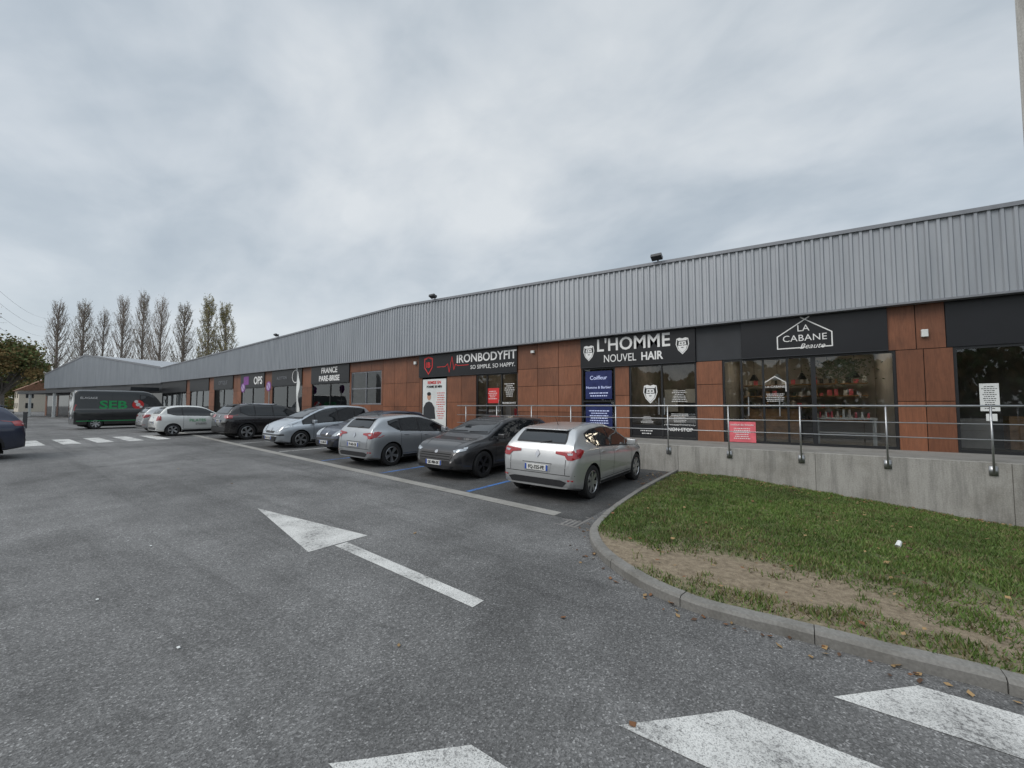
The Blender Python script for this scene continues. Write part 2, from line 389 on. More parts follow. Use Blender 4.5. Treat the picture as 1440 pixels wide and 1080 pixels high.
cl=np.clip((yy-5.05)/.9,0,1)*.93+.07
near=np.clip((4.80-yy)/.35,0,1)*.65
dens=np.clip(np.maximum(cl,near)+nf*.5-.05-np.clip(nl,0,1)*.35,0.0,1)
keep=rng.uniform(0,1,len(X))<dens; X=X[keep];Y=Y[keep];nf=nf[keep];nv=nv[keep];nl=nl[keep]
n=len(X); Z=np.array([fgr(a,b_)+gbump(a,b_) for a,b_ in zip(X,Y)])-.004
ang=rng.uniform(0,2*np.pi,n); wd=rng.uniform(.004,.009,n)*(1+.12*Y/4); hh=rng.uniform(.02,.06,n)*(1+.7*nf); ln=rng.uniform(-.035,.035,(n,2))
V=np.zeros((n,3,3)); V[:,0]=np.c_[X-np.cos(ang)*wd,Y-np.sin(ang)*wd,Z]; V[:,1]=np.c_[X+np.cos(ang)*wd,Y+np.sin(ang)*wd,Z]; V[:,2]=np.c_[X+ln[:,0],Y+ln[:,1],Z+hh]
me=bpy.data.meshes.new('grass'); me.vertices.add(3*n); me.vertices.foreach_set('co',V.ravel()); me.loops.add(3*n); me.loops.foreach_set('vertex_index',np.arange(3*n,dtype=np.int32))
me.polygons.add(n); me.polygons.foreach_set('loop_start',np.arange(0,3*n,3,dtype=np.int32))
mi=rng.choice([0,1,2,3],n,p=[.47,.36,.11,.06]); dry=(rng.uniform(0,1,n)<np.clip(nl*.8+nf*.4,0,.4)); mi[dry]=rng.choice([2,3],dry.sum())
me.polygons.foreach_set('material_index',mi.astype(np.int32)); me.update(); me.validate()
for c in ((.070,.122,.020),(.108,.170,.032),(.17,.17,.065),(.15,.115,.06)): 
    me.materials.append(M('grass_blade',c,.7,0,.3,.8))
go=bpy.data.objects.new('grass',me); COL.objects.link(go)
def leaves(name,pts,size,cols):
    v=[];f=[];mi=[]
    for (x,y,z) in pts:
        a=random.uniform(0,6.28); s=size*random.uniform(.5,1.2); tx=random.uniform(-.5,.5)
        c=Vector((math.cos(a),math.sin(a),tx*.6))*s; d=Vector((-math.sin(a),math.cos(a),random.uniform(-.3,.5)))*s*.65
        k=len(v); o=Vector((x,y,z+.012))
        v+= [o-c,o-c*.2+d,o+c,o-c*.1-d]; f.append((k,k+1,k+2,k+3)); mi.append(random.randrange(len(cols)))
    return mobj(name,v,f,cols,None,mi)
m_lf=[M('leaf_brown',(.17,.075,.03),.7,0,.3),M('leaf_tan',(.28,.18,.08),.7,0,.3),M('leaf_dark',(.08,.04,.02),.7,0,.3)]
lp=[]
for _ in range(1000):
    x=random.uniform(-2.8,7); y=random.uniform(4.3,11.7) if random.random()<.45 else 11.75-abs(random.gauss(0,.45)); 
    if inpoly(np.array([x]),np.array([y]))[0]: lp.append((x,y,fgr(x,y)+.03))
for _ in range(240):
    p=random.choice(path[60:]); lp.append((p[0]+random.gauss(-.02,.12),p[1]+random.gauss(-.08,.06),.002))
for _ in range(12): 
    x=random.uniform(-14,2); y=random.uniform(1.0,6); lp.append((x,y,gz(x)))
for _ in range(70): lp.append((random.uniform(-3.5,-3.1),random.uniform(9.5,11.7),.02))
leaves('fallen_leaves',lp,.030,m_lf)
lit=MB(); 
for (x,y) in ((-3.9,1.1),(-5.4,.9),(-6.8,1.6),(-4.6,.2)): lit.box(x,x+.03,y,y+.018,.004+gz(x),.01+gz(x))
lit.tube((.9,7.3,fgr(.9,7.3)+.03),(.93,7.36,fgr(.9,7.3)+.08),.03,.025,7,0,True)
lit.obj('litter',[m_paper])
mobj('footpath_pad',[(1.35,4.21,.104),(8,4.21,.104),(8,4.9,.10),(1.9,4.9,.10),(1.25,4.45,.102)],[(0,1,2,3,4)],m_kerb)

# ---------------------------------------------------------------- building
FY=13.8; DK=.75; BT=3.22; CB=4.36
bld=empty('commercial_building')
def roofz(s):
    return 7.0-.034*(16.9-s) if s<16.9 else 7.0-.0275*(s-16.9)
def cladding(name,pts_fn,s0,s1,zb_fn,zt_fn,parent,pitch=.2,depth=.04):
    v=[];f=[];n=int((s1-s0)/pitch); prof=[(0,0),(.5,0),(.62,1),(.88,1)]
    S_=[]
    for i in range(n):
        for a,d in prof: S_.append((s0+(i+a)*pitch,d))
    S_.append((s1,0))
    for s,d in S_:
        x,y,ax,ay=pts_fn(s); o_=-d*depth
        v.append((x+ax*o_*-1,y+ay*o_*-1,zb_fn(s))); v.append((x+ax*o_*-1,y+ay*o_*-1,zt_fn(s)))
    for i in range(len(S_)-1): f.append((2*i,2*i+1,2*i+3,2*i+2))
    return mobj(name,v,f,m_clad,parent)
cladding('parapet_cladding',lambda s:(-s,FY-.22,0,-1),-14,56.4,lambda s:CB,lambda s:roofz(s),bld)
for (a,b_) in ((-14,16.9),(16.9,56.6)):
    mobj('parapet_cap',[(-a,FY-.29,roofz(a)),(-b_,FY-.29,roofz(b_)),(-b_,FY+.1,roofz(b_)),(-a,FY+.1,roofz(a)),(-a,FY-.29,roofz(a)-.075),(-b_,FY-.29,roofz(b_)-.075),(-a,FY-.29,roofz(a)+.02),(-b_,FY-.29,roofz(b_)+.02),(-b_,FY+.1,roofz(b_)+.02),(-a,FY+.1,roofz(a)+.02)],
      [(4,5,1,0),(0,1,7,6),(6,7,8,9)],m_gframe,bld)
    mobj('roof',[(-a,FY+.0,roofz(a)-.1),(-b_,FY+.0,roofz(b_)-.1),(-b_,FY+32,roofz(b_)-.1),(-a,FY+32,roofz(a)-.1)],[(0,1,2,3)],m_char,bld)
    mobj('parapet_back',[(-a,FY-.1,CB),(-b_,FY-.1,CB),(-b_,FY-.1,roofz(b_)-.02),(-a,FY-.1,roofz(a)-.02)],[(0,1,2,3)],m_char,bld)
box('cladding_drip',-56.5,14,FY-.27,FY-.02,CB-.05,CB-.002,m_gframe,bld)
box('rear_block',-56.6,14,FY+4.2,FY+31.9,-.5,5.3,m_char,bld)
box('plinth',-11.5,14,FY-.0,FY+4.2,-.5,DK-.02,m_deck,bld)
box('plinth_low',-56.6,-11.5,FY-.0,FY+4.2,-.5,.40,m_deck,bld)
box('ceiling_void',-56.6,14,FY+.12,FY+4.2,3.9,4.9,m_dark,bld)
def panels(s0,s1,z0,z1,rows=None,wtarget=1.0,mats=m_rust,y=FY,nm='facade_panel'):
    box('panel_backing',-s1,-s0,y+.03,y+.12,z0,z1,m_dark,bld)
    n=max(1,round((s1-s0)/wtarget)); W=(s1-s0)/n; g=.008
    rows=[z0]+[r_ for r_ in (rows or []) if z0+.1<r_<z1-.1]+[z1]
    mb=MB()
    for i in range(n):
        for a,b2 in zip(rows[:-1],rows[1:]):
            mb.box(-(s0+(i+1)*W)+g,-(s0+i*W)-g,y,y+.029,a+g,b2-g,random.randrange(len(mats)))
    return mb.obj(nm,list(mats),bld)
Z0=.3
panels(-2.83,-1.83,Z0,BT,[1.95],.5)
panels(-2.725,-1.70,BT,CB,None,.52)
panels(6.76,9.65,Z0,CB,[1.6,2.62,BT+.1],1.0)
panels(15.6,18.5,Z0,CB,[1.8,3.0],1.0)
panels(2.05,2.79,Z0,BT,[2.5],.8)
panels(4.95,5.46,Z0,BT,[2.2],.6)
panels(11.9,13.7,Z0,BT,[2.0],.9)
panels(15.4,15.6,Z0,BT,None,.3)
panels(-14,-2.725,BT,CB,None,2.2,[m_black],nm='charcoal_fascia')
panels(1.52,2.79,BT,CB,None,1.3,[m_char],nm='charcoal_fascia')
def sign(s0,s1,z0=BT,z1=CB-.06,mat=m_black,nm='sign_board'):
    box(nm,-s1,-s0,FY-.06,FY+.1,z0,z1,mat,bld,.006)
    box('sign_edge',-s1,-s0,FY-.065,FY-.061,z0,z0+.02,m_char,bld)
sign(-1.70,1.52); sign(2.79,6.76); sign(9.65,15.6)
fillmb=MB()
def store(s0,s1,z0,z1,mull=(),trans=(),depth=3.6,light=m_inner,floor=True,frame=m_frame,door=(),lit=1):
    fw=.055; mb=MB(); y0=FY+.03;y1=FY+.10
    mb.box(-s1,-s0,y0,y1,z1-fw,z1); mb.box(-s1,-s0,y0,y1,z0,z0+fw*1.3)
    for s in (s0+fw/2,s1-fw/2)+tuple(mull): mb.box(-s-fw/2,-s+fw/2,y0-.004,y1,z0+.001,z1-.001)
    for z in trans: mb.box(-s1+.01,-s0-.01,y0,y1,z-fw/2,z+fw/2)
    for s,hh_ in door:
        mb.tube((-s,y0-.06,z0+.8),(-s,y0-.06,z0+1.35),.014,.014,6,1,True)
        mb.tube((-s,y0-.06,z0+.85),(-s,y0,z0+.85),.01,.01,5,1); mb.tube((-s,y0-.06,z0+1.3),(-s,y0,z0+1.3),.01,.01,5,1)
    mb.obj('storefront_frame',[frame,m_steel],bld)
    mobj('storefront_glass',[(-s1,FY+.065,z0),(-s0,FY+.065,z0),(-s0,FY+.065,z1),(-s1,FY+.065,z1)],[(0,1,2,3)],m_glass,bld)
    x0,x1=-s1,-s0; yb=FY+.12+depth
    mobj('shop_interior',[(x0,FY+.11,z0),(x1,FY+.11,z0),(x1,yb,z0),(x0,yb,z0),(x0,FY+.11,z1+.3),(x1,FY+.11,z1+.3),(x1,yb,z1+.3),(x0,yb,z1+.3)],
         [(0,1,2,3),(7,6,5,4),(3,2,6,7),(0,3,7,4),(2,1,5,6)],[light,m_deck],bld,[1,0,0,0,0])
    if lit:  # adds glowing fill panels below the ceiling so the room is less dark
        n=max(1,int((s1-s0)/1.6))
        for i in range(n):
            cx=-(s0+(s1-s0)*(i+.5)/n); fillmb.box(cx-.28,cx+.28,FY+1.3,FY+1.5,z1+.26,z1+.285)
            fillmb.box(cx-.28,cx+.28,FY+2.2,FY+2.4,z1+.26,z1+.285)
store(-14,-2.83,DK,BT,(-4.4,-6.5,-8.5),(),3.6,lit=0)
store(-1.83,-.17,DK,BT,(),(),3.8,m_innerl)
store(-.17,2.05,DK,BT,(.42,1.0,1.55),(),3.8,m_innerl,door=((.62,0),(1.38,0)))
store(2.79,4.95,DK,BT,(3.86,),(),3.6,door=((3.78,0),(3.95,0)))
store(5.46,6.76,DK,BT,(),(2.0,),2.0,lit=0)
store(9.65,11.9,DK,BT,(10.5,11.3),(),3.0,door=((10.6,0),))
it=MB()
cols=[m_wood,m_paper,m_pink,m_char,m_signr,m_innerl]
for sz in (1.35,1.75,2.15,2.55):
    it.box(-1.9,1.6,FY+3.3,FY+3.75,sz,sz+.03,0)
    x=-1.8
    while x<1.5:
        h=random.uniform(.08,.26); w_=random.uniform(.05,.14); it.box(x,x+w_,FY+3.4,FY+3.5,sz+.031,sz+.031+h,random.choice([1,1,2,3,3,5,0])); x+=w_+random.uniform(.02,.15)
it.box(-1.6,-.2,FY+2.2,FY+2.7,DK,DK+1.0,0); it.box(-1.65,-.15,FY+2.15,FY+2.75,DK+1.0,DK+1.04,3)
it.box(.2,1.5,FY+.5,FY+1.0,DK+.72,DK+.76,1)
for xx in (.25,1.45):
    for y_ in (FY+.55,FY+.95): it.box(xx-.02,xx+.02,y_-.02,y_+.02,DK,DK+.72,1)
for k in range(9):
    xx=.3+k*.13; it.tube((xx,FY+.75,DK+.761),(xx,FY+.75,DK+.87+random.uniform(0,.12)),.03,.022,8,random.choice([1,2,3,5]),True)
it.box(.15,1.6,FY+.3,FY+.42,DK+.35,DK+.38,1)
for k in range(5):
    xx=-1.3+k*.6; it.tube((xx,FY+.9,3.3),(xx,FY+.9,2.8),.008,.008,4,3); it.tube((xx,FY+.9,2.8),(xx,FY+.9,2.62),.04,.13,10,1 if k%2 else 3)
for k in range(3):
    xx=-4.7+k*.8; it.box(xx,xx+.5,FY+3.4,FY+3.45,1.6,2.5,1); it.box(xx-.05,xx+.55,FY+3.0,FY+3.4,1.4,1.45,0)
it.box(-3.6,-3.1,FY+1.4,FY+1.9,1.15,1.3,3); it.box(-3.6,-3.1,FY+1.85,FY+1.95,1.3,1.95,3); it.tube((-3.35,FY+1.65,DK),(-3.35,FY+1.65,1.15),.05,.05,8,5)
for k in range(4): it.box(-11.6+k*.5,-11.3+k*.5,FY+1.8,FY+2.2,DK,DK+random.uniform(.8,1.6),random.choice([3,4,5]))
for k in range(4): it.box(3.2+k*.9,3.8+k*.9,FY+1.8,FY+2.2,DK,DK+random.uniform(.7,1.3),random.choice([3,0,5]))
it.obj('shop_furnishings',cols,bld)
hg=MB()
for _ in range(700):
    x=random.gauss(.75,.3); z=3.1-abs(random.gauss(0,.3)); y=FY+.45+random.gauss(0,.12); s=.035
    k=len(hg.v); a=random.uniform(0,6.28); d=Vector((math.cos(a),random.uniform(-.5,.5),math.sin(a)))*s; e=Vector((-math.sin(a),random.uniform(-.4,.4),math.cos(a)))*s*.5
    o_=Vector((x,y,z)); hg.v+=[o_-d,o_+e,o_+d,o_-e]; hg.f.append((k,k+1,k+2,k+3)); hg.m.append(0)
hg.obj('hanging_greenery',[M('house_plant',(.16,.18,.12),.6,0,.3)],bld)
GY=FY+.058
def card(nm,x0,x1,z0,z1,mat,y=GY): return box(nm,x0,x1,y-.003,y,z0,z1,mat,bld)
def lines(x0,x1,z0,z1,n,mat,y=GY-.006,nm='print_lines'):
    mb=MB(); h=(z1-z0)/n
    for i in range(n):
        w_=(x1-x0)*random.uniform(.5,1); c_=(x0+x1)/2; x=c_-w_/2
        while x<c_+w_/2:
            l=random.uniform(.25,1.0)*h; mb.box(x,min(x+l,c_+w_/2),y,y+.001,z0+(i+.3)*h,z0+(i+.66)*h); x+=l+h*.25
    return mb.obj(nm,[mat],bld)
card('pink_poster',-1.92,-1.22,DK+.02,DK+.62,m_pink,FY+.0); lines(-1.85,-1.3,DK+.1,DK+.45,6,m_signw,FY-.006); text('poster_title','institut de beaute',-1.57,FY-.006,DK+.53,.085,m_signw,bld)
card('notice',3.22,3.52,1.72,2.35,m_paper); lines(3.25,3.49,1.76,2.3,12,m_char); card('notice',3.30,3.47,1.5,1.66,m_paper)
wall_art('window_logo',strip2d([(-.98,2.25),(-.98,2.5),(-.72,2.68),(-.46,2.5),(-.46,2.25)],.022),GY-.008,m_signw,bld)
text('window_lettering','LA CABANE',-.72,GY-.008,2.38,.09,m_signw,bld); lines(-.95,-.5,1.95,2.2,5,m_signw)
card('frosted_band',-4.9,-2.85,DK+.08,DK+.45,m_black); text('door_text','NON STOP',-3.32,GY-.008,DK+.32,.15,m_signw,bld,off=.003)
lines(-3.6,-3.05,1.95,2.35,7,m_signw); lines(-3.6,-3.05,1.3,1.6,6,m_signw); lines(-4.6,-4.15,1.25,1.5,6,m_signw); lines(-4.7,-4.1,DK+.12,DK+.3,2,m_signw)
def shield(cx,cz,sc,y,nm='barber_emblem'):
    P_=[(-.5,.62),(-.25,.7),(0,.62),(.25,.7),(.5,.62),(.56,.1),(.38,-.4),(0,-.8),(-.38,-.4),(-.56,.1)]
    wall_art(nm,[[(cx+a*sc,cz+b_*sc) for a,b_ in P_][::-1]],y,m_signw,bld)
    wall_art(nm+'_inner',[[(cx+a*sc*.86,cz+b_*sc*.86) for a,b_ in P_][::-1]],y-.003,m_black,bld)
    face=[[(-.28,.35),(.28,.35),(.33,.05),(-.33,.05)],[(-.4,.0),(-.05,-.02),(0,.06),(.05,-.02),(.4,.0),(.3,-.35),(0,-.66),(-.3,-.35)],[(-.42,.62),(.42,.62),(.36,.42),(-.36,.42)]]
    wall_art(nm+'_face',[[(cx+a*sc,cz+b_*sc) for a,b_ in q][::-1] for q in face],y-.006,m_signw,bld)
    wall_art(nm+'_eyes',[[(cx+a*sc,cz+b_*sc) for a,b_ in q] for q in ([(-.2,.25),(-.06,.25),(-.06,.15),(-.2,.15)],[(.06,.25),(.2,.25),(.2,.15),(.06,.15)],[(-.12,-.16),(.12,-.16),(.08,-.22),(-.08,-.22)])],y-.010,m_black,bld)
SY=FY-.068
text('sign_letters',"L'HOMME",-4.83,SY,3.98,.62,m_signw,bld,off=.010,sx=.95,sp=1.03); text('sign_letters','NOUVEL',-5.26,SY,3.50,.38,m_signw,bld,sx=.80); text('sign_letters','HAIR',-4.15,SY,3.50,.38,m_signw,bld,off=.009,sx=.84)
shield(-6.42,3.77,.38,SY); shield(-3.17,3.77,.36,SY); shield(-4.25,2.25,.42,GY-.008,'door_emblem')
wall_art('cabin_outline',strip2d([(-.62,3.44),(-.62,3.78),(.03,4.22),(.12,4.28)],.028)+strip2d([(-.07,4.28),(.60,3.82),(.60,3.44),(.36,3.44)],.028)+strip2d([(-.62,3.44),(-.02,3.44)],.028),SY,m_signw,bld)
text('sign_letters','LA',-.02,SY,3.97,.25,m_signw,bld); text('sign_letters','CABANE',0,SY,3.70,.25,m_signw,bld,sp=1.05); text('sign_letters','Beaute',.16,SY,3.47,.2,m_signw,bld,shear=.4)
text('sign_letters','IRONBODYFIT',-11.35,SY,3.96,.52,m_signw,bld,off=.008); text('sign_letters','SO SIMPLE, SO HAPPY.',-10.95,SY,3.55,.25,m_signw,bld)
sh=[(-.42,.5),(0,.62),(.42,.5),(.40,-.15),(0,-.62),(-.40,-.15)]
wall_art('gym_shield',[[(-14.9+a*.72,3.78+b_*.72) for a,b_ in sh][::-1]],SY,m_signr,bld); wall_art('gym_shield_in',[[(-14.9+a*.58,3.78+b_*.58) for a,b_ in sh][::-1]],SY-.003,m_black,bld)
text('gym_monogram','IB',-14.9,SY-.006,3.8,.36,m_signr,bld,off=.01)
wall_art('pulse_line',strip2d([(-14.3,3.68),(-13.75,3.68),(-13.6,3.8),(-13.5,3.4),(-13.32,4.12),(-13.2,3.5),(-13.1,3.75),(-12.95,3.68),(-12.3,3.68)],.03),SY,m_signr,bld)
card('gym_poster',-15.35,-13.75,Z0+.3,3.12,m_paper,FY-.002)
text('poster_text','REMISE EN',-14.55,FY-.010,2.95,.2,m_signr,bld,off=.004); text('poster_text','FORME 20 MIN',-14.55,FY-.010,2.75,.16,m_ink,bld,off=.004)
def ell(cx,cz,a,b_,n=20): return [(cx+a*math.cos(-t*2*math.pi/n),cz+b_*math.sin(-t*2*math.pi/n)) for t in range(n)]
wall_art('printed_person_jacket',[[(-15.3,Z0+.9),(-15.3,1.75),(-15.12,1.98),(-14.9,2.05),(-14.7,1.98),(-14.52,1.75),(-14.45,Z0+.9)][::-1]],FY-.009,m_char,bld)
wall_art('printed_person_face',[ell(-14.9,2.28,.13,.18)],FY-.012,m_skin,bld); wall_art('printed_person_hair',[ell(-14.9,2.41,.14,.09)],FY-.015,m_ink,bld)
lines(-14.4,-13.8,1.2,2.5,12,m_signr,FY-.010)
card('gym_door_badge',-11.35,-10.65,1.95,2.6,m_signr); lines(-11.25,-10.75,2.1,2.5,5,m_signw); lines(-10.4,-9.8,2.2,2.8,7,m_signw)
text('door_text','IRONBODYFIT',-10.12,GY-.008,1.95,.11,m_signw,bld)
card('led_screen',-6.62,-5.6,2.08,3.1,m_led,FY+.058)
for k,(tx_,z_) in enumerate((('Coiffeur',2.85),('Homme & Barbier',2.5))): text('led_text',tx_,-6.11,GY-.008,z_,.2 if k!=1 else .13,m_ledw,bld)
lines(-6.5,-5.7,2.15,2.35,2,m_ledw)
card('led_screen',-6.62,-5.6,DK+.1,1.9,m_led,FY+.058); lines(-6.5,-5.7,1.0,1.7,8,m_ledw)
def simple(s0,s1,kind):
    zb=.42
    if kind=='rust': panels(s0,s1,zb,CB,[1.8,3.0],1.0)
    elif kind=='shop':
        n=max(1,int((s1-s0)/1.4)); store(s0,s1,zb,BT,tuple(s0+(s1-s0)*k/n for k in range(1,n)),(),2.5,m_char,lit=0); sign(s0,s1)
    elif kind=='window':
        panels(s0,s1,zb,1.9,None,1.0); panels(s0,s1,3.75,CB,None,1.0); 
        store(s0+.15,s1-.15,1.9,3.75,((s0+s1)/2,),(2.8,),2.0,frame=m_gframe,lit=0)
        panels(s0,s0+.15,1.9,3.75,None,.2); panels(s1-.15,s1,1.9,3.75,None,.2)
for a,b_,k in ((18.5,21.6,'window'),(21.6,25.8,'shop'),(25.8,27.0,'rust'),(27.0,31.2,'shop'),(31.2,32.4,'rust'),(32.4,36.5,'shop'),(36.5,38,'rust'),(38,42,'shop'),(42,43.2,'rust'),(43.2,48,'shop'),(48,49,'rust'),(49,56.5,'shop')): simple(a,b_,k)
fillmb.obj('added_fill_panels',[m_fill],bld)  # added glowing panels, interior fill light only
text('sign_letters','FRANCE',-23.7,SY,4.0,.48,m_signw,bld,off=.012); text('sign_letters','PARE-BRISE',-23.7,SY,3.5,.46,m_signw,bld,off=.012)
wall_art('round_logo',[q for q in strip2d(ell(-27.8,3.8,.42,.42),.05,True)],SY,m_signw,bld); text('sign_letters','AUDITION',-29.7,SY,3.75,.30,m_gframe,bld)
text('sign_letters','OPS',-33.4,SY,3.7,.8,m_signw,bld,off=.02); wall_art('sign_patch',[[(-35.9,3.45),(-35.0,3.45),(-35.0,4.1),(-35.9,4.1)]],SY,m_purp,bld)
text('sign_letters','OPTIQUE',-40,SY,3.75,.45,m_gframe,bld)
box('camera_box',2.3,2.42,FY-.09,FY-.001,3.5,3.68,m_paper,bld,.01)
box('wall_light',-8.95,-8.8,FY-.1,FY-.001,3.95,4.05,m_paper,bld,.01); box('wall_light',-15.95,-15.8,FY-.1,FY-.001,3.9,4.05,m_paper,bld,.01)
for s in (3.83,14.3,30):
    fl=MB(); z=roofz(s)
    fl.tube((-s,FY-.25,z),(-s,FY-.25,z+.1),.03,.03,6,1,True)
    k=len(fl.v); 
    for (dx,dy,dz) in boxv(-.17,.17,-.13,.09,0,.10):
        t=math.radians(-25); y_=dy*math.cos(t)-dz*math.sin(t); z_=dy*math.sin(t)+dz*math.cos(t)
        fl.v.append((-s+dx,FY-.40+y_,z+.08+z_))
    fl.f+=[tuple(a+k for a in q) for q in BF]; fl.m+=[0]*6
    for j in range(6): fl.box(-s-.16+j*.06,-s-.148+j*.06,FY-.36,FY-.27,z+.08,z+.18,0)
    fl.obj('floodlight',[m_frame,m_steel],bld)
# ---- second wing
wg=empty('retail_wing')
A=Vector((-56.6,13.8)); Dv=Vector((-.985,-.165)).normalized(); Lw=32; nrm=Vector((Dv[1],-Dv[0]))
if nrm[1]>0: nrm=-nrm
def wz(d): return 6.0+(8.4-6.0)*d/19 if d<19 else 8.4-(8.4-6.3)*(d-19)/13
def wp(d,off=0): q=A+Dv*d+nrm*off; return q
cladding('wing_cladding',lambda d:(wp(d,.2)[0],wp(d,.2)[1],nrm[0],nrm[1]),0,Lw,lambda d:4.25,wz,wg,.25,.04)
def wq(d0,d1,z0,z1,off,mat,nm):
    a=wp(d0,off);b_=wp(d1,off); mobj(nm,[(a[0],a[1],z0),(b_[0],b_[1],z0),(b_[0],b_[1],z1),(a[0],a[1],z1)],[(0,1,2,3)],mat,wg)
for k in range(8):
    wq(k*4,k*4+3.4,.4,3.2,0,m_cglass,'wing_window'); wq(k*4+3.4,k*4+4,.4,3.2,.02,m_rust[0],'wing_pillar'); wq(k*4,k*4+4,3.2,4.25,.04,m_black if k%2 else m_char,'wing_fascia')
back=[wp(0,-.05),wp(19,-.05),wp(Lw,-.05)]
v=[];
for q,d in zip(back,(0,19,Lw)): v+=[(q[0],q[1],0),(q[0],q[1],wz(d)-.05),(q[0]-nrm[0]*30,q[1]-nrm[1]*30,wz(d)-.05),(q[0]-nrm[0]*30,q[1]-nrm[1]*30,0)]
mobj('wing_body',v,[(0,4,5,1),(4,8,9,5),(1,5,6,2),(5,9,10,6),(8,11,10,9),(0,1,2,3)],m_clad,wg)
mb=MB()
for d0,d1 in ((0,19),(19,Lw)):
    a=wp(d0,.27);b_=wp(d1,.27); k=len(mb.v); mb.v+=[(a[0],a[1],wz(d0)-.15),(b_[0],b_[1],wz(d1)-.15),(b_[0],b_[1],wz(d1)+.05),(a[0],a[1],wz(d0)+.05)]; mb.f.append((k,k+1,k+2,k+3)); mb.m.append(0)
mb.obj('wing_cap',[m_gframe],wg)
for d in (4,12,20,28):
    q=wp(d,2.5); box('wing_canopy_post',q[0]-.12,q[0]+.12,q[1]-.12,q[1]+.12,.36,3.4,m_paper,wg)
a=wp(0,2.7);b_=wp(Lw,2.7);c_=wp(Lw,.3);d_=wp(0,.3)
mobj('wing_canopy',[(a[0],a[1],3.4),(b_[0],b_[1],3.4),(c_[0],c_[1],3.4),(d_[0],d_[1],3.4),(a[0],a[1],3.75),(b_[0],b_[1],3.75),(c_[0],c_[1],3.75),(d_[0],d_[1],3.75)],BF,m_char,wg)

# ---- deck, wall, railing
WY=11.8; rw=MB(); joints=[-11.3,-8.6,-5.2,-2.9,.12,3.1,6.1,9.1,12.1]
for a,b_ in zip(joints[:-1],joints[1:]):
    rw.box(a+.006,b_-.006,WY,WY+.22,-1.0,DK-.001,0)
rw.box(-11.3,12.1,WY+.02,WY+.2,-1.0,DK-.01,0)
rw.obj('retaining_wall',[m_wall])
box('raised_walkway',-11.3,14,WY+.221,FY+.02,.2,DK+.004,m_deck)
box('pavement',-56.5,-11.31,12.2,FY,.2,.50,m_deck)
rl=empty('metal_railing'); mb=MB()
px=[2.86-1.5*k for k in range(-3,10)]
for x in px:
    if x<-11.2: continue
    mb.tube((x,WY-.05,DK-.22),(x,WY-.05,DK+1.09),.018,.018,8,0,True); mb.box(x-.06,x+.06,WY-.022,WY-.001,DK-.24,DK-.06,0)
    mb.tube((x,WY-.05,DK-.15),(x,WY,DK-.15),.012,.012,6)
for z,r_ in ((1.09,.021),(.74,.011),(.44,.011)):
    mb.tube((7.0,WY-.05,DK+z),(-11.1,WY-.05,DK+z),r_,r_,8,0,True)
mb.obj('rails_and_posts',[m_steel],rl,True)
st=MB()
st.tube((3.35,WY+.1,DK+1.09),(3.15,WY-.9,DK+1.09),.022,.022,8,0,True); st.tube((3.15,WY-.9,DK+1.09),(3.15,WY-.9,DK+.2),.022,.022,8,0,True)
st.obj('handrail_return',[m_steel],rl,True)
lpz=empty('street_lamp'); mb=MB()
lx,ly=2.90,9.48
mb.tube((lx,ly,-.6),(lx,ly,9),.10,.075,14,0,True); mb.tube((lx,ly,9),(lx-1.1,ly-.6,9.4),.05,.04,8,0,True); mb.box(lx-1.6,lx-1.0,ly-.9,ly-.6,9.33,9.48,0); mb.box(lx-.16,lx+.16,ly-.16,ly+.16,-.45,-.17,0)
mb.obj('lamp_pole',[concrete('pole_concrete',.36)],lpz,True)
m_sp=M('sign_pale',(.42,.34,.52),.5)
for x,y in ((-30,11.5),(-26.4,11.5)):
    r_=empty('round_sign'); mb=MB(); g=gz(x); mb.tube((x,y,g),(x,y,3.2),.03,.03,8,2,True)
    mb.tube((x,y-.05,3.0),(x,y-.03,3.0),.30,.30,24,0,True); mb.tube((x,y-.056,3.0),(x,y-.051,3.0),.23,.23,24,1,True)
    mb.obj('sign_disc',[m_purp,m_sp,m_steel],r_)
    wall_art('sign_bar',strip2d([(x-.2,3.2),(x+.2,2.8)],.06),y-.06,m_purp,r_)
ff=empty('feather_flag'); mb=MB(); fx,fy=-22.7,11.3; mb.tube((fx,fy,gz(fx)),(fx,fy,3.9),.02,.012,6,0)
mb.obj('flag_pole',[m_steel],ff)
nn=14
v=[];f=[]
for i in range(nn+1):
    z=1.1+2.8*i/nn; wv=.62*(1-(i/nn)**4)+.03
    v+=[(fx,fy+.02*math.sin(i*.6),z),(fx+wv*.9,fy-.25*wv+.06*math.sin(i*.8),z)]
for i in range(nn): f.append((2*i,2*i+1,2*i+3,2*i+2))
mobj('flag_cloth',v,f,m_paper,ff,smooth=True)
for k in range(4):
    e=empty('metal_barrier'); mb=MB(); x=-43-k*2.6; y=3.2-k*.4
    for t in range(9): mb.tube((x+t*.26,y,gz(x)),(x+t*.26,y,gz(x)+1.05),.022,.022,5)
    mb.tube((x,y,gz(x)+1.05),(x+2.1,y,gz(x)+1.05),.03,.03,6); mb.tube((x,y,gz(x)+.3),(x+2.1,y,gz(x)+.3),.02,.02,6)
    mb.obj('barrier_bars',[m_char],e)

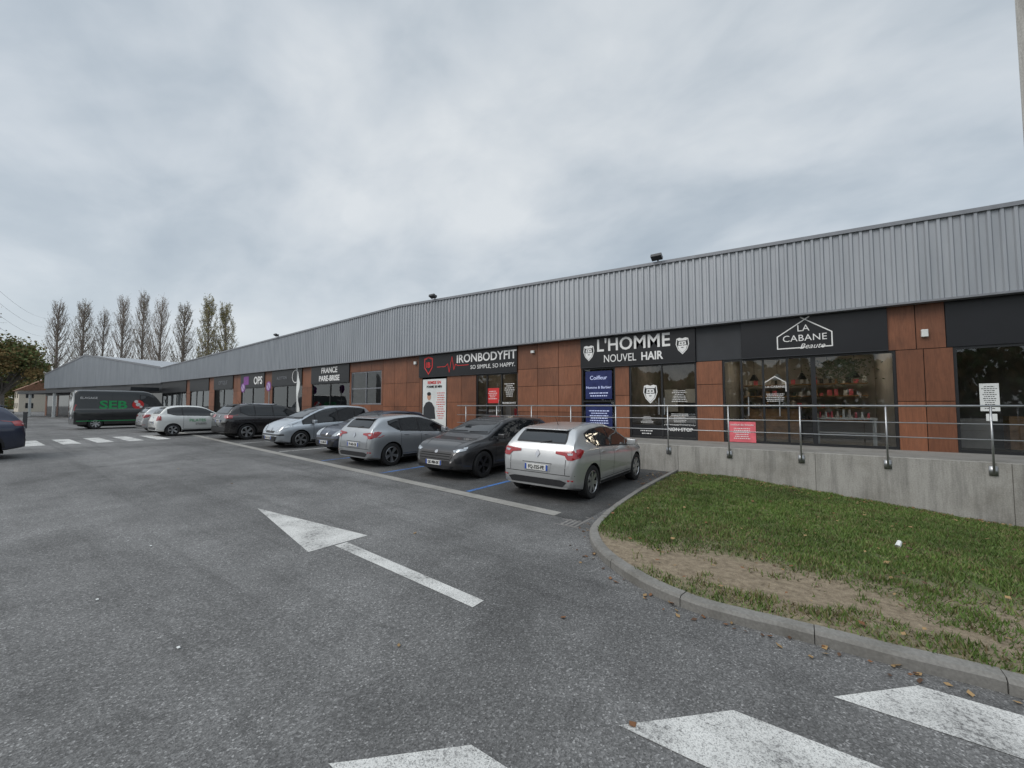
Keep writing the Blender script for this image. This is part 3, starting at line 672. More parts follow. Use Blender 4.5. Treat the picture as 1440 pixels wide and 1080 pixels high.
# ---------------------------------------------------------------- vehicles
def smooth_interp(pts,k=3):
    P_=np.array(pts); Yd=np.linspace(P_[0,0],P_[-1,0],300); Zd=np.interp(Yd,P_[:,0],P_[:,1]); 
    win=7
    for _ in range(k):
        pad=np.r_[np.full(win,0.0),Zd,np.full(win,0.0)]
        pad[:win]=2*Zd[0]-Zd[1:win+1][::-1]; pad[-win:]=2*Zd[-1]-Zd[-win-1:-1][::-1]
        ker=np.ones(win)/win; Zs=np.convolve(pad,ker,'same')[win:-win]; Zd=Zs
    return lambda y: float(np.interp(y,Yd,Zd))
wheel_cache={}
def wheel_mesh(R,style):
    key=(R,style)
    if key in wheel_cache: return wheel_cache[key]
    prof=[(.62,.085),(.68,.105),(.80,.112),(.95,.105),(1.0,.075),(1.0,-.075),(.95,-.105),(.66,-.1)]
    n=36; v=[];f=[];mi=[]
    for i in range(n):
        a=2*math.pi*i/n
        for r_,x in prof: v.append((x,r_*R*math.cos(a),r_*R*math.sin(a)))
    m=len(prof)
    for i in range(n):
        j=(i+1)%n
        for q in range(m-1): f.append((i*m+q,i*m+q+1,j*m+q+1,j*m+q)); mi.append(0)
    k=len(v); pr=[(.68,.100),(.64,.106),(.62,.09),(.60,.04),(.15,.03),(.0,.03)]
    for i in range(n):
        a=2*math.pi*i/n
        for r_,x in pr: v.append((x,r_*R*math.cos(a),r_*R*math.sin(a)))
    mm=len(pr)
    for i in range(n):
        j=(i+1)%n
        for q in range(mm-1): f.append((k+i*mm+q,k+i*mm+q+1,k+j*mm+q+1,k+j*mm+q)); mi.append(1 if q<2 else 2)
    ns={'alloy':5,'cover':7,'multi':10,'dark':5}[style]; hw={'alloy':.075,'cover':.12,'multi':.04,'dark':.07}[style]
    for s_ in range(ns):
        a=2*math.pi*s_/ns
        for off in ((-.12,.12) if style in('alloy','dark') else (0,)):
            ca,sa=math.cos(a+off),math.sin(a+off); w0=hw*R*.8; w1=hw*R*1.0
            kk=len(v)
            for r_,w_,x in ((.10,w0,.088),(.62,w1,.099)):
                for sg in(-1,1):
                    v.append((x,r_*R*ca-sg*w_*sa,r_*R*sa+sg*w_*ca)); v.append((x-.03,r_*R*ca-sg*w_*sa,r_*R*sa+sg*w_*ca))
            f+=[(kk,kk+2,kk+6,kk+4),(kk,kk+4,kk+5,kk+1),(kk+2,kk+3,kk+7,kk+6)]; mi+=[1,1,1]
    kk=len(v)
    for i in range(16): a=2*math.pi*i/16; v.append((.094,.17*R*math.cos(a),.17*R*math.sin(a)))
    f.append(tuple(kk+i for i in range(16))); mi.append(1)
    me=bpy.data.meshes.new('wheel'); me.from_pydata(v,[],f)
    for m_ in (m_tyre,m_rimd if style=='dark' else m_rim,m_hub): me.materials.append(m_)
    me.polygons.foreach_set('material_index',mi); me.polygons.foreach_set('use_smooth',[True]*len(me.polygons)); me.update(); me.set_sharp_from_angle(angle=math.radians(35))
    wheel_cache[key]=me; return me

class Car:
    def __init__(s,name,p,pm,x,y,facing,roll=True,lod=0):
        s.p=p; L,W=p['L'],p['W']; s.L=L; s.W=W
        s.root=empty(name,(x,y if facing=='rear' else y+L,gz(x)),(0,math.atan(.015) if (roll and -26<x<-2) else 0,0 if facing=='rear' else math.pi))
        if facing!='rear': s.root.rotation_euler[1]*=-1
        s.top=smooth_interp(p['top'],2); s.belt=smooth_interp(p['belt'],2); s.wid=smooth_interp(p['wid'],1)
        s.tb=p.get('tumble',.42); s.pm=pm; zb=p.get('zb',.2); s.wb=.93
        st=[0,.012,.03,.06,.1,.15,.21,.28,.36,.45]; 
        ys=st+list(np.arange(.55,L-.5,.1))+[L-q for q in st[::-1]]
        v=[];f=[]
        for y_ in ys:
            w_=s.wid(y_); t=s.top(y_); bl=min(s.belt(y_),t-.03); h=t-bl
            e=max(0,(.35-y_)/.35)+max(0,(y_-(L-.45))/.45); z0=zb+.07*e
            bl=max(bl,z0+.2); 
            wb=w_*s.wb; hp=[(0,z0),(w_*.6,z0),(w_*.88,z0+.01),(w_*.955,z0+.05),(w_*.975,z0+.14),(w_*.985,z0+(bl-z0)*.45),(w_*.998,z0+(bl-z0)*.66),(w_*.998,z0+(bl-z0)*.80),(w_*.968,bl-.035),(wb,bl)]
            tb=s.tb
            for fr_,dx in ((.3,.3),(.6,.62),(.82,.90)): hp.append((wb-tb*h*dx-.02*min(1,h/.1),bl+fr_*h))
            xe=wb-tb*h*1.02-.05; hp+= [(xe,bl+.93*h),(xe*.9,bl+.975*h),(xe*.6,bl+.995*h),(xe*.3,t),(0,t+.002)]
            ring=hp+[(-a,b_) for a,b_ in hp[-2:0:-1]]
            v+=[(a,y_,b_) for a,b_ in ring]; m=len(ring)
        for i in range(len(ys)-1):
            for j in range(m):
                k=(j+1)%m; f.append((i*m+j,i*m+k,(i+1)*m+k,(i+1)*m+j))
        f.append(tuple(range(m))[::-1]); f.append(tuple((len(ys)-1)*m+j for j in range(m)))
        me=bpy.data.meshes.new('body'); me.from_pydata(v,[],f); me.materials.append(pm); me.materials.append(m_hub)
        bm=bmesh.new(); bm.from_mesh(me); bmesh.ops.recalc_face_normals(bm,faces=bm.faces); s.bvh=BVHTree.FromBMesh(bm); bm.to_mesh(me); bm.free()
        me.polygons.foreach_set('use_smooth',[True]*len(me.polygons))
        tmp=bpy.data.objects.new('tmp',me); COL.objects.link(tmp)
        cut=MB(); R=p['R']
        for wy in (p['ra'],L-p['fa']):
            for sg in(-1,1):
                cut.tube((sg*(W/2-.27),wy,R-.01),(sg*(W/2+.2),wy,R-.01),R+.05,R+.055,40,1,True)
        co_=cut.obj('cut',[m_hub,m_hub]); 
        bm=bmesh.new(); bm.from_mesh(co_.data); bmesh.ops.recalc_face_normals(bm,faces=bm.faces); bm.to_mesh(co_.data); bm.free()
        md=tmp.modifiers.new('b','BOOLEAN'); md.operation='DIFFERENCE'; md.solver='EXACT'; md.object=co_
        dg=bpy.context.evaluated_depsgraph_get(); dg.update(); me2=bpy.data.meshes.new_from_object(tmp.evaluated_get(dg))
        bpy.data.objects.remove(tmp); bpy.data.objects.remove(co_)
        me2.set_sharp_from_angle(angle=math.radians(38)); me2.name='body'
        o=bpy.data.objects.new('body',me2); COL.objects.link(o); o.parent=s.root
        for wy in (p['ra'],L-p['fa']):
            for sg in(-1,1):
                wo=bpy.data.objects.new('wheel',wheel_mesh(R,p.get('rim','alloy'))); COL.objects.link(wo); wo.parent=s.root; wo.location=(sg*(W/2-.125),wy,R)
                wo.rotation_euler=(random.uniform(0,6),0,0 if sg>0 else math.pi)
        s.acc={}
    def proj(s,view,a,b,off):
        if view=='R': o=Vector((3,a,b));d=Vector((-1,0,0))
        elif view=='L': o=Vector((-3,a,b));d=Vector((1,0,0))
        elif view=='B': o=Vector((a,-2,b));d=Vector((0,1,0))
        elif view=='F': o=Vector((a,s.L+2,b));d=Vector((0,-1,0))
        else: o=Vector((a,b,4));d=Vector((0,0,-1))
        h=s.bvh.ray_cast(o,d)
        if h[0] is None:
            return None
        n=h[1]; 
        if n.dot(d)>0:n=-n
        return h[0]-d*off*.6+n*off*.6
    def decal(s,poly,view,mat,off=.005,grid=.07,sym=False):
        if sym:
            s.decal(poly,view,mat,off,grid); s.decal([(-a,b) for a,b in poly][::-1],view,mat,off,grid); return
        Q=[]
        for a,b in zip(poly,poly[1:]+poly[:1]):
            d=math.dist(a,b); n=max(1,int(d/grid))
            for k in range(n): Q.append(Vector((a[0]+(b[0]-a[0])*k/n,a[1]+(b[1]-a[1])*k/n)))
        n0=len(Q); xs_=[q[0] for q in Q]; zs=[q[1] for q in Q]; pts=list(Q)
        for gx_ in np.arange(min(xs_)+grid/2,max(xs_),grid):
            for gz_ in np.arange(min(zs)+grid/2,max(zs),grid):
                c=False;j=n0-1
                for i in range(n0):
                    xi,yi=Q[i];xj,yj=Q[j]
                    if (yi>gz_)!=(yj>gz_) and gx_<(xj-xi)*(gz_-yi)/(yj-yi)+xi: c=not c
                    j=i
                if c: pts.append(Vector((gx_,gz_)))
        r_=delaunay_2d_cdt(pts,[(i,(i+1)%n0) for i in range(n0)],[],1,1e-6)
        V_=[s.proj(view,a[0],a[1],off) for a in r_[0]]
        mb=s.acc.setdefault(mat.name,(mat,MB()))[1]; k=len(mb.v)
        mb.v+=[tuple(q) if q else (0,0,.4) for q in V_]
        for fc in r_[2]:
            if all(V_[i] is not None for i in fc):
                fc=tuple(i+k for i in fc)
                mb.f.append(fc); mb.m.append(0)
    def line(s,pts,view,mat=m_seam,w=.010,off=.003,sym=False):
        for q in strip2d(pts,w): s.decal(q,view,mat,off,.08,sym)
    def part(s,name,mb,mats,bev=0,smooth=False):
        o=mb.obj(name,mats,s.root,smooth)
        if bev: b_=o.modifiers.new('b','BEVEL'); b_.width=bev; b_.segments=3
        return o
    def finish(s):
        for nm,(mat,mb) in s.acc.items():
            if mb.f:
                o=mb.obj('trim_'+nm,[mat],s.root,True)
                bm=bmesh.new(); bm.from_mesh(o.data)
                c=Vector((0,s.L/2,.6))
                for fc in bm.faces:
                    if fc.normal.dot(fc.calc_center_median()-c)<0: fc.normal_flip()
                bmesh.ops.remove_doubles(bm,verts=bm.verts,dist=.0003)
                bm.to_mesh(o.data); bm.free()
    def glass(s):
        p=s.p;L=s.L; yr,yf=p['dlo']; tm=p.get('tm',.095); kick=p.get('kick',.5)
        def ring(y0,y1,lo,hi):
            n=18; Yv=np.linspace(y0,y1,n); bot=[];tp=[]
            for y in Yv:
                kk=max(0,(yr+.32-y))*kick
                zb_=s.belt(y)+lo+kk; zt_=s.top(y)-hi-kk*.25
                if zt_>zb_+.005: bot.append((y,zb_)); tp.append((y,zt_))
            return bot+tp[::-1]
        for vw in('R','L'):
            s.decal(ring(yr-.02,yf+.03,.012,tm-.022),vw,m_plastic,.004)
            cuts=[yr]+p['pillars']+[yf]
            for a,b_ in zip(cuts[:-1],cuts[1:]):
                s.decal(ring(a+.028,b_-.028,.035,tm),vw,m_cglass,.009)
        zc=p['cowl']; zt=p['wtop']; n=8
        def xe(z,m): return .93*s.W/2-s.tb*(z-p['bz'])*1.0-m
        poly=[(xe(z,.07),z) for z in np.linspace(zc,zt,n)]; poly=poly+[(-a,b) for a,b in poly[::-1]]
        s.decal(poly,'F',m_plastic,.004); poly=[(xe(z,.10),z) for z in np.linspace(zc+.03,zt-.02,n)]; poly=poly+[(-a,b) for a,b in poly[::-1]]
        s.decal(poly,'F',m_cglass,.008)
        if 'rw' in p:
            z0,z1,mg=p['rw']; poly=[(xe(z,mg)-.05*((z1-z)/(z1-z0))**3,z) for z in np.linspace(z0,z1,n)]; poly=poly+[(-a,b) for a,b in poly[::-1]]
            s.decal(poly,'B',m_plastic,.004); poly=[(xe(z,mg+.03)-.05*((z1-z)/(z1-z0))**3,z) for z in np.linspace(z0+.025,z1-.02,n)]; poly=poly+[(-a,b) for a,b in poly[::-1]]
            s.decal(poly,'B',m_cglass,.008)
            if p.get('spoiler',1):
                ysp=p['sp'][0]; zsp=s.top(ysp+.1); hw=xe(zsp,.10)
                mb=MB(); vv_=[(-hw*.93,ysp-.05,zsp-.035),(hw*.93,ysp-.05,zsp-.035),(hw,ysp+.22,zsp-.005),(-hw,ysp+.22,zsp-.005),(-hw*.93,ysp-.05,zsp-.012),(hw*.93,ysp-.05,zsp-.012),(hw,ysp+.22,s.top(ysp+.22)+.006),(-hw,ysp+.22,s.top(ysp+.22)+.006)]
                mb.v+=vv_; mb.f+=list(BF); mb.m+=[0]*6; s.part('roof_spoiler',mb,[s.pm],.010)
    def common(s,plate='AB-123-CD',doors=None,clad=False):
        p=s.p;L=s.L;W=s.W; s.glass()
        d=doors or p['doors']
        for vw in('R','L'):
            for yd in d:
                s.line([(yd,.34),(yd+.01,s.belt(yd)+.02)],vw)
            s.line([(d[0],.34),(d[-1],.34)],vw)
            s.decal([(p['ra']+p['R']+.06,.20),(L-p['fa']-p['R']-.06,.20),(L-p['fa']-p['R']-.06,.30),(p['ra']+p['R']+.06,.30)],vw,m_plastic,.006)
            s.line([(L-.75,s.top(L-.75)-.09),(L-.35,s.top(L-.35)-.10)],vw)
            for wy in (p['ra'],L-p['fa']):
                R=p['R']+.05; arc=[(wy+R*1.06*math.cos(t),p['R']+R*1.06*math.sin(t)) for t in np.linspace(.02,math.pi-.02,14)]
                if clad: s.line(arc,vw,m_plastic,.055,.008)
        for yd in [q+.14 for q in d[:-1]]:
            z=s.belt(yd)-.085
            for sg,vw in((1,'R'),(-1,'L')):
                q=s.proj(vw,yd,z,.0)
                if q: mb=MB(); mb.box(q[0]-.022,q[0]+.018,yd-.02,yd+.15,z-.013,z+.013); s.part('door_handle',mb,[s.pm],.008)
        ym=p['my']; zm=s.belt(ym)+.09
        for sg in(-1,1):
            mb=MB(); xx=sg*(W/2*.93-.03); bmv=boxv(0,.20,-.06,.07,-.065,.075)
            k=len(mb.v); mb.v+=[(xx+sg*(a+.05),ym+b_+.03*a,zm+c_*(1-.6*a)) for a,b_,c_ in bmv]; mb.f+=[tuple(q+k for q in ff_) for ff_ in BF]; mb.m+=[0]*6
            mb.box(min(xx-sg*.03,xx+sg*.08),max(xx-sg*.03,xx+sg*.08),ym-.01,ym+.05,zm-.075,zm-.045,1)
            s.part('mirror',mb,[s.pm if not p.get('bm') else m_plastic,m_plastic],.025,True)
        for end in ('B','F'):
            z=p['pz'] if end=='B' else .40
            q=s.proj(end,0,z,0); 
            if not q: continue
            y_=q[1]; sg=-1 if end=='B' else 1
            ya,yb=sorted((y_+sg*.004,y_+sg*.022)); mb=MB(); mb.box(-.26,.26,ya,yb,z-.055,z+.055,0)
            yc,yd_=sorted((y_+sg*.0225,y_+sg*.024)); mb.box(-.26,-.22,yc,yd_,z-.054,z+.054,1); mb.box(.22,.26,yc,yd_,z-.054,z+.054,1)
            s.part('number_plate',mb,[m_plate,m_eu])
            text('plate_text',plate,0,y_+sg*.026,z-.002,.095,m_ink,s.root,rot=(math.pi/2,0,0 if end=='B' else math.pi),ext=.001,off=.002,sx=.86)
        q=s.proj('T',0,p['ant'],0)
        if q: mb=MB(); mb.tube(q,(q[0],q[1]-.12,q[2]+.16),.008,.004,5); s.part('antenna',mb,[m_plastic])
        mb=MB(); mb.box(-W/2+.2,W/2-.2,.4,L-.4,.16,.24,0); s.part('floor_pan',mb,[m_hub])
    def badge(s,end,z,r=.06,shape='d'):
        q=s.proj(end,0,z,0)
        if not q: return
        pl=[(0,r*1.2),(r*.8,0),(0,-r*1.2),(-r*.8,0)] if shape=='d' else ell(0,0,r,r*.8,14)
        s.decal([(a,b_+z) for a,b_ in pl],end,m_chrome,.012)

def hatch(L=4.05,H=1.44,W=1.78,rim='cover',**k):
    dz=H-1.44; e=L-4.05
    p=dict(L=L,W=W,R=.33,ra=.70,fa=.83,rim=rim,zb=.19,
      top=[(0,.66),(.02,.84),(.04,.96),(.11,1.05+dz*.5),(.29,1.24+dz),(.40,1.345+dz),(.50,1.37+dz),(.9,1.405+dz),(1.55,1.44+dz),(1.95,1.425+dz),(2.3+e*.4,1.34+dz),(2.7+e*.6,1.16+dz*.8),(3.0+e*.8,1.01+dz*.3),(3.2+e*.8,.955),(3.55+e,.89),(3.82+e,.79),(3.95+e,.68),(4.02+e,.56),(L,.46)],
      belt=[(0,.98),(.5,1.0),(1.2,.97),(2.5+e*.5,.895),(3.1+e,.86),(L,.80)],
      wid=[(0,W/2*.84),(.03,W/2*.90),(.1,W/2*.95),(.25,W/2*.985),(.6,W/2),(L-1.0,W/2),(L-.5,W/2*.965),(L-.22,W/2*.89),(L-.08,W/2*.77),(L-.02,W/2*.66),(L,W/2*.58)],
      dlo=(.66,2.98+e*.8),pillars=[1.04,1.74+e*.3],doors=[1.00,1.76+e*.3,2.84+e*.75],cowl=1.03,wtop=1.37+dz,bz=.92,rw=(1.08,1.31+dz,.15),sp=(.36,),my=2.68+e*.7,pz=.62,ant=.85)
    p.update(k); return p
def rear_renault(c,new=True):
    c.common('FQ-325-PE' if new else 'FP-682-GB')
    c.decal([(.40,.945),(.62,.965),(.85,.985),(.86,.84),(.76,.80),(.66,.80),(.60,.875),(.40,.90)],'B',m_tail,.010,.04,sym=True)
    c.decal([(.64,.925),(.76,.935),(.76,.895),(.68,.885)],'B',m_head,.013,.05,sym=True)
    for vw in('R','L'): c.decal([(.02,.99),(.26,1.0),(.34,.965),(.16,.84),(.02,.82)],vw,m_tail,.010,.05)
    c.decal([(-.58,.30),(.58,.30),(.66,.39),(.52,.42),(-.52,.42),(-.66,.39)],'B',m_plastic,.006)
    c.line([(-.80,.515),(.80,.515)],'B',m_seam,.010)
    c.decal([(-.32,.70),(.32,.70),(.29,.545),(-.29,.545)],'B',c.pm,.006)
    c.line([(-.33,.705),(.33,.705)],'B',m_seam,.012)
    c.line([(.62,.53),(.63,.80)],'B',m_seam,.010,.003,True)
    c.decal([(-.78,.44),(-.68,.44),(-.68,.41),(-.78,.41)],'B',m_tail,.010,.05,sym=True)
    c.badge('B',.88,.065)
    c.line([(0,1.09),(.24,1.13)],'B',m_plastic,.018,.02)
    c.finish()
def front(c,kind='focus',plate='GK-984-SK'):
    p=c.p; c.common(plate)
    if kind=='focus':
        c.decal([(-.48,.66),(.48,.66),(.58,.60),(.50,.46),(-.50,.46),(-.58,.60)],'F',m_plastic,.008)
        for z in (.50,.56,.61): c.line([(-.50,z),(.50,z)],'F',m_hub,.016,.013)
        c.decal([(.52,.70),(.68,.74),(.80,.755),(.81,.71),(.70,.675),(.58,.655)],'F',m_head,.012,.05,sym=True)
        for vw in('R','L'): c.decal([(c.L-.34,.79),(c.L-.14,.76),(c.L-.12,.70),(c.L-.30,.745)],vw,m_head,.010,.05)
        c.decal([(-.62,.34),(.62,.34),(.55,.27),(-.55,.27)],'F',m_plastic,.008)
        c.decal([(.62,.52),(.76,.54),(.76,.40),(.66,.40)],'F',m_plastic,.008,.05,sym=True)
        c.badge('F',.65,.05,'o')
    else:
        c.decal([(-.34,.66),(.34,.66),(.30,.58),(-.30,.58)],'F',m_plastic,.008)
        c.decal([(.38,.62),(.50,.80),(.72,.90),(.80,.84),(.76,.72),(.58,.62)],'F',m_head,.012,.05,sym=True)
        for vw in('R','L'): c.decal([(c.L-.58,.93),(c.L-.2,.83),(c.L-.16,.72),(c.L-.42,.82)],vw,m_head,.010,.05)
        c.decal([(-.60,.46),(.60,.46),(.52,.28),(-.52,.28)],'F',m_plastic,.008)
        c.badge('F',.70,.07); c.line([(-.75,.52),(.75,.52)],'F',m_plastic,.05,.01)
    c.line([(-.62,p['cowl']+.06),(-.05,p['cowl']+.045)],'F',m_plastic,.016,.018); c.line([(.05,p['cowl']+.06),(.6,p['cowl']+.05)],'F',m_plastic,.016,.018)
    c.line([(.62,c.L-1.0),(.60,c.L-.5),(.50,c.L-.22)],'T',m_seam,.009,.003,True)
    c.finish()
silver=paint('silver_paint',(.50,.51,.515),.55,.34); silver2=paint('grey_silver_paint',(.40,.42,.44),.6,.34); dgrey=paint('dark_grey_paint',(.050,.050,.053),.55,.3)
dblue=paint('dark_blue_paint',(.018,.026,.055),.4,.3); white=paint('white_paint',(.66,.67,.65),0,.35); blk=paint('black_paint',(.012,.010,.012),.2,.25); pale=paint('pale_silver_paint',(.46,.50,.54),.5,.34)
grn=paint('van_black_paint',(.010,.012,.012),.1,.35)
c=Car('parked_car',hatch(),silver,-4.33,6.82,'rear'); rear_renault(c)
c=Car('parked_car',hatch(L=4.38,H=1.46,W=1.83,rim='dark'),dgrey,-7.40,7.02,'front'); front(c,'focus')
c=Car('parked_car',hatch(L=4.06,H=1.45,W=1.75,rim='alloy'),silver2,-10.55,6.88,'rear'); rear_renault(c,False)
c=Car('parked_car',hatch(L=4.3,H=1.48,W=1.78,rim='alloy'),dblue,-13.7,7.8,'front'); front(c,'citroen','CX-482-EF')
p=hatch(L=4.28,H=1.64,W=1.75,rim='alloy'); p.update(top=[(0,.75),(.03,.9),(.08,1.05),(.2,1.32),(.34,1.53),(.6,1.60),(1.3,1.64),(2.0,1.62),(2.5,1.52),(3.0,1.32),(3.4,1.11),(3.55,1.06),(3.8,.98),(4.05,.84),(4.18,.68),(4.25,.56),(4.28,.46)],
  belt=[(0,.98),(1,.98),(2.5,.93),(3.4,.88),(4.28,.8)],dlo=(.5,3.35),pillars=[1.05,1.85,2.85],doors=[.95,1.88,2.95],cowl=1.10,wtop=1.55,bz=.94,rw=(1.1,1.5,.12),my=2.95,spoiler=0,kick=.2)
c=Car('parked_car',p,pale,-16.85,7.35,'front'); front(c,'citroen','DB-317-QA')
p=hatch(L=4.62,H=1.66,W=1.90,rim='alloy',R=.36); p.update(zb=.26,ra=.85,fa=.88,top=[(0,.85),(.03,1.0),(.1,1.15),(.3,1.42),(.48,1.58),(.9,1.64),(1.8,1.66),(2.3,1.63),(2.7,1.50),(3.2,1.24),(3.4,1.16),(3.8,1.09),(4.25,1.0),(4.48,.86),(4.58,.7),(4.62,.55)],
  belt=[(0,1.06),(1,1.07),(3,1.02),(3.6,.98),(4.62,.9)],dlo=(.6,3.25),pillars=[1.2,2.0],doors=[1.15,2.02,3.1],cowl=1.18,wtop=1.57,bz=1.05,rw=(1.18,1.52,.14),my=3.0,pz=.85,tm=.1,sp=(.42,))
def suv_rear(c):
    c.decal([(.48,1.12),(.84,1.14),(.86,.98),(.5,1.0)],'B',m_tail,.01,.05,sym=True)
    for vw in('R','L'): c.decal([(.02,1.13),(.30,1.12),(.22,.98),(.02,.98)],vw,m_tail,.01,.05); c.line([(1.0,1.63),(2.3,1.61)],vw,m_chrome,.025,.02)
    c.decal([(-.8,.58),(.8,.58),(.7,.32),(-.7,.32)],'B',m_plastic,.008); c.badge('B',1.06,.06,'o'); c.finish()
c=Car('parked_car',p,blk,-21.8,7.35,'rear'); c.common('EH-904-VT',clad=True); suv_rear(c)
# dark blue suv on the opposite side of the aisle, tail towards the shops
c=Car('parked_car',p,dblue,-20.1,-3.12,'front'); c.common('FA-220-KL',clad=True); suv_rear(c)
p=hatch(L=3.57,H=1.49,W=1.63,rim='alloy',R=.29); p.update(ra=.62,fa=.65,top=[(0,.72),(.03,.88),(.1,1.02),(.25,1.24),(.42,1.42),(.8,1.48),(1.3,1.49),(1.75,1.46),(2.05,1.37),(2.45,1.12),(2.62,1.02),(2.9,.97),(3.2,.90),(3.4,.78),(3.52,.62),(3.57,.48)],
  belt=[(0,.98),(1,.97),(2.5,.92),(3.57,.8)],dlo=(.42,2.5),pillars=[1.0],doors=[1.02,2.25],cowl=1.06,wtop=1.40,bz=.95,rw=(1.08,1.36,.12),my=2.2,pz=.66,ant=.6,sp=(.36,),kick=.3)
c=Car('parked_car',p,white,-26.0,6.0,'rear'); c.common('ES-511-JM')
c.decal([(.56,.98),(.72,.98),(.74,.76),(.58,.76)],'B',m_tail,.01,.05,sym=True); c.decal([(-.6,.42),(.6,.42),(.5,.3),(-.5,.3)],'B',m_plastic,.006); c.badge('B',.9,.05,'o')
for vw in('R','L'): c.decal([(.06,.98),(.16,.97),(.16,.76),(.06,.77)],vw,m_tail,.01,.05)
q=c.proj('R',1.6,.70,0); text('door_lettering','PILATES',q[0]+.012,1.6,.74,.2,m_green,c.root,rot=(math.pi/2,0,math.pi/2),ext=.002); text('door_lettering','STUDIO',q[0]+.012,1.75,.56,.13,m_ink,c.root,rot=(math.pi/2,0,math.pi/2),ext=.002)
c.finish()
c=Car('parked_car',hatch(L=3.9,H=1.47,W=1.68,rim='cover'),silver,-30.2,6.4,'rear'); rear_renault(c,False)
for k,(x,y,m_) in enumerate(((-62,-3,silver2),(-66,-3.2,dgrey),(-71,-3,white))):
    c=Car('parked_car',hatch(),m_,x,y,'rear'); rear_renault(c)
p=dict(L=5.1,W=2.0,R=.34,ra=.95,fa=.95,rim='cover',zb=.25,tumble=.075,kick=0,
  top=[(0,2.30),(.02,2.38),(.06,2.43),(.3,2.47),(2.5,2.48),(3.3,2.46),(3.6,2.38),(3.9,2.1),(4.25,1.55),(4.42,1.32),(4.6,1.22),(4.85,1.10),(5.0,.92),(5.07,.7),(5.1,.5)],
  belt=[(0,1.28),(3.4,1.28),(4.2,1.15),(5.1,.9)],wid=[(0,.93),(.05,.97),(.2,1.0),(4.2,1.0),(4.6,.95),(4.9,.85),(5.05,.72),(5.1,.62)],
  dlo=(3.05,4.3),pillars=[],doors=[2.9,3.0,4.05],cowl=1.36,wtop=2.25,bz=1.2,my=4.05,pz=.7,ant=3.3,tm=.30,bm=True)
c=Car('delivery_van',p,grn,-37.4,4.7,'rear'); c.common('GB-771-ZC')
for vw in('R','L'):
    c.line([(1.7,.45),(1.7,2.25)],vw); c.line([(2.9,.45),(2.9,2.25)],vw); c.decal([(.06,.72),(4.9,.72),(4.9,.60),(.06,.60)],vw,m_plastic,.009,.15)
    c.decal([(.10,.54),(4.4,.54),(4.4,.50),(.10,.50)],vw,m_green,.011,.15) 
q=c.proj('R',1.6,1.4,0)
text('van_lettering','SEB',q[0]+.02,1.75,1.50,.72,m_green,c.root,rot=(math.pi/2,0,math.pi/2),off=.02,sx=1.2,ext=.004); text('van_lettering','www.seb-elagage.fr',q[0]+.02,2.0,1.02,.2,m_signw,c.root,rot=(math.pi/2,0,math.pi/2),ext=.004)
text('van_lettering','ELAGAGE',q[0]+.02,.62,1.95,.18,m_signw,c.root,rot=(math.pi/2,0,math.pi/2),ext=.004)
mb=MB(); cx=q[0]+.02
for k_,(yy_,zz_,r_,mi) in enumerate(((2.95,1.55,.30,0),(2.95,1.55,.12,1),(2.85,1.75,.1,1),(3.1,1.4,.08,1))): mb.tube((cx+.002*k_,yy_,zz_),(cx+.004+.002*k_,yy_,zz_),r_,r_,18,mi,True)
c.part('round_emblem',mb,[m_signr,m_paper])
c.line([(0,.5),(0,2.3)],'B'); c.decal([(.86,1.55),(.93,1.55),(.93,1.15),(.86,1.15)],'B',m_tail,.01,.05,sym=True)
c.finish()

# ---------------------------------------------------------------- trees
m_bark=M('poplar_bark',(.19,.17,.15),.9,0,.25,3); m_twig=M('twigs',(.27,.23,.20),.9,0,.25,3)
m_yl=M('leaf_yellow',(.30,.25,.08),.7,0,.35,.5); m_gl=M('leaf_olive',(.15,.16,.06),.7,0,.35,.5); m_bl=M('leaf_dull',(.24,.20,.15),.7,0,.3,.5)
def poplar_mesh(seed,nleaf,lm):
    R=random.Random(seed); mb=MB(); H=25
    mb.tube((0,0,0),(0,0,H*.5),.38,.22,7); mb.tube((0,0,H*.5),(.1,0,H),.22,.03,5); tips=[]
    for _ in range(150):
        z=R.uniform(1.8,H-2); a=R.uniform(0,6.28); prof=min(1,(z-1)/6)*(1-(z/H)**3)*.9+.1
        l=(2.5+5*prof*R.uniform(.6,1))*(.5+.5*(1-z/H))+.8; sp_=R.uniform(.22,.50)*prof+.08
        d=Vector((math.cos(a)*sp_,math.sin(a)*sp_,1)).normalized(); p0=Vector((0,0,z)); p1=p0+d*l*.5+Vector((math.cos(a),math.sin(a),0))*.25; p2=p1+(d+Vector((0,0,.5))).normalized()*l*.5
        mb.tube(p0,p1,.05,.035,3,1); mb.tube(p1,p2,.035,.012,3,1)
        for _k in range(8):
            t=R.random(); b0=p0.lerp(p1,.3+.7*t) if R.random()<.4 else p1.lerp(p2,t)
            aa=R.uniform(0,6.28); e=b0+Vector((math.cos(aa)*.4,math.sin(aa)*.4,R.uniform(.5,1.1)))*R.uniform(.6,1.3); mb.tube(b0,e,.018,.008,3,1); tips.append((b0,e))
    for _ in range(nleaf):
        b0,e=R.choice(tips); q=b0.lerp(e,R.random())+Vector((R.gauss(0,.1),R.gauss(0,.1),R.gauss(0,.12))); s=R.uniform(.05,.11); a=R.uniform(0,6.28); 
        d=Vector((math.cos(a),math.sin(a),R.uniform(-.5,.5)))*s; u=Vector((R.uniform(-.4,.4),R.uniform(-.4,.4),1))*s; k=len(mb.v)
        mb.v+=[tuple(q-d),tuple(q-u*.7),tuple(q+d),tuple(q+u)]; mb.f.append((k,k+1,k+2,k+3)); mb.m.append(2 if R.random()<.65 else 3)
    o=mb.obj('tmp_poplar',[m_bark,m_twig]+lm); me=o.data; bpy.data.objects.remove(o); me.name='poplar'; return me
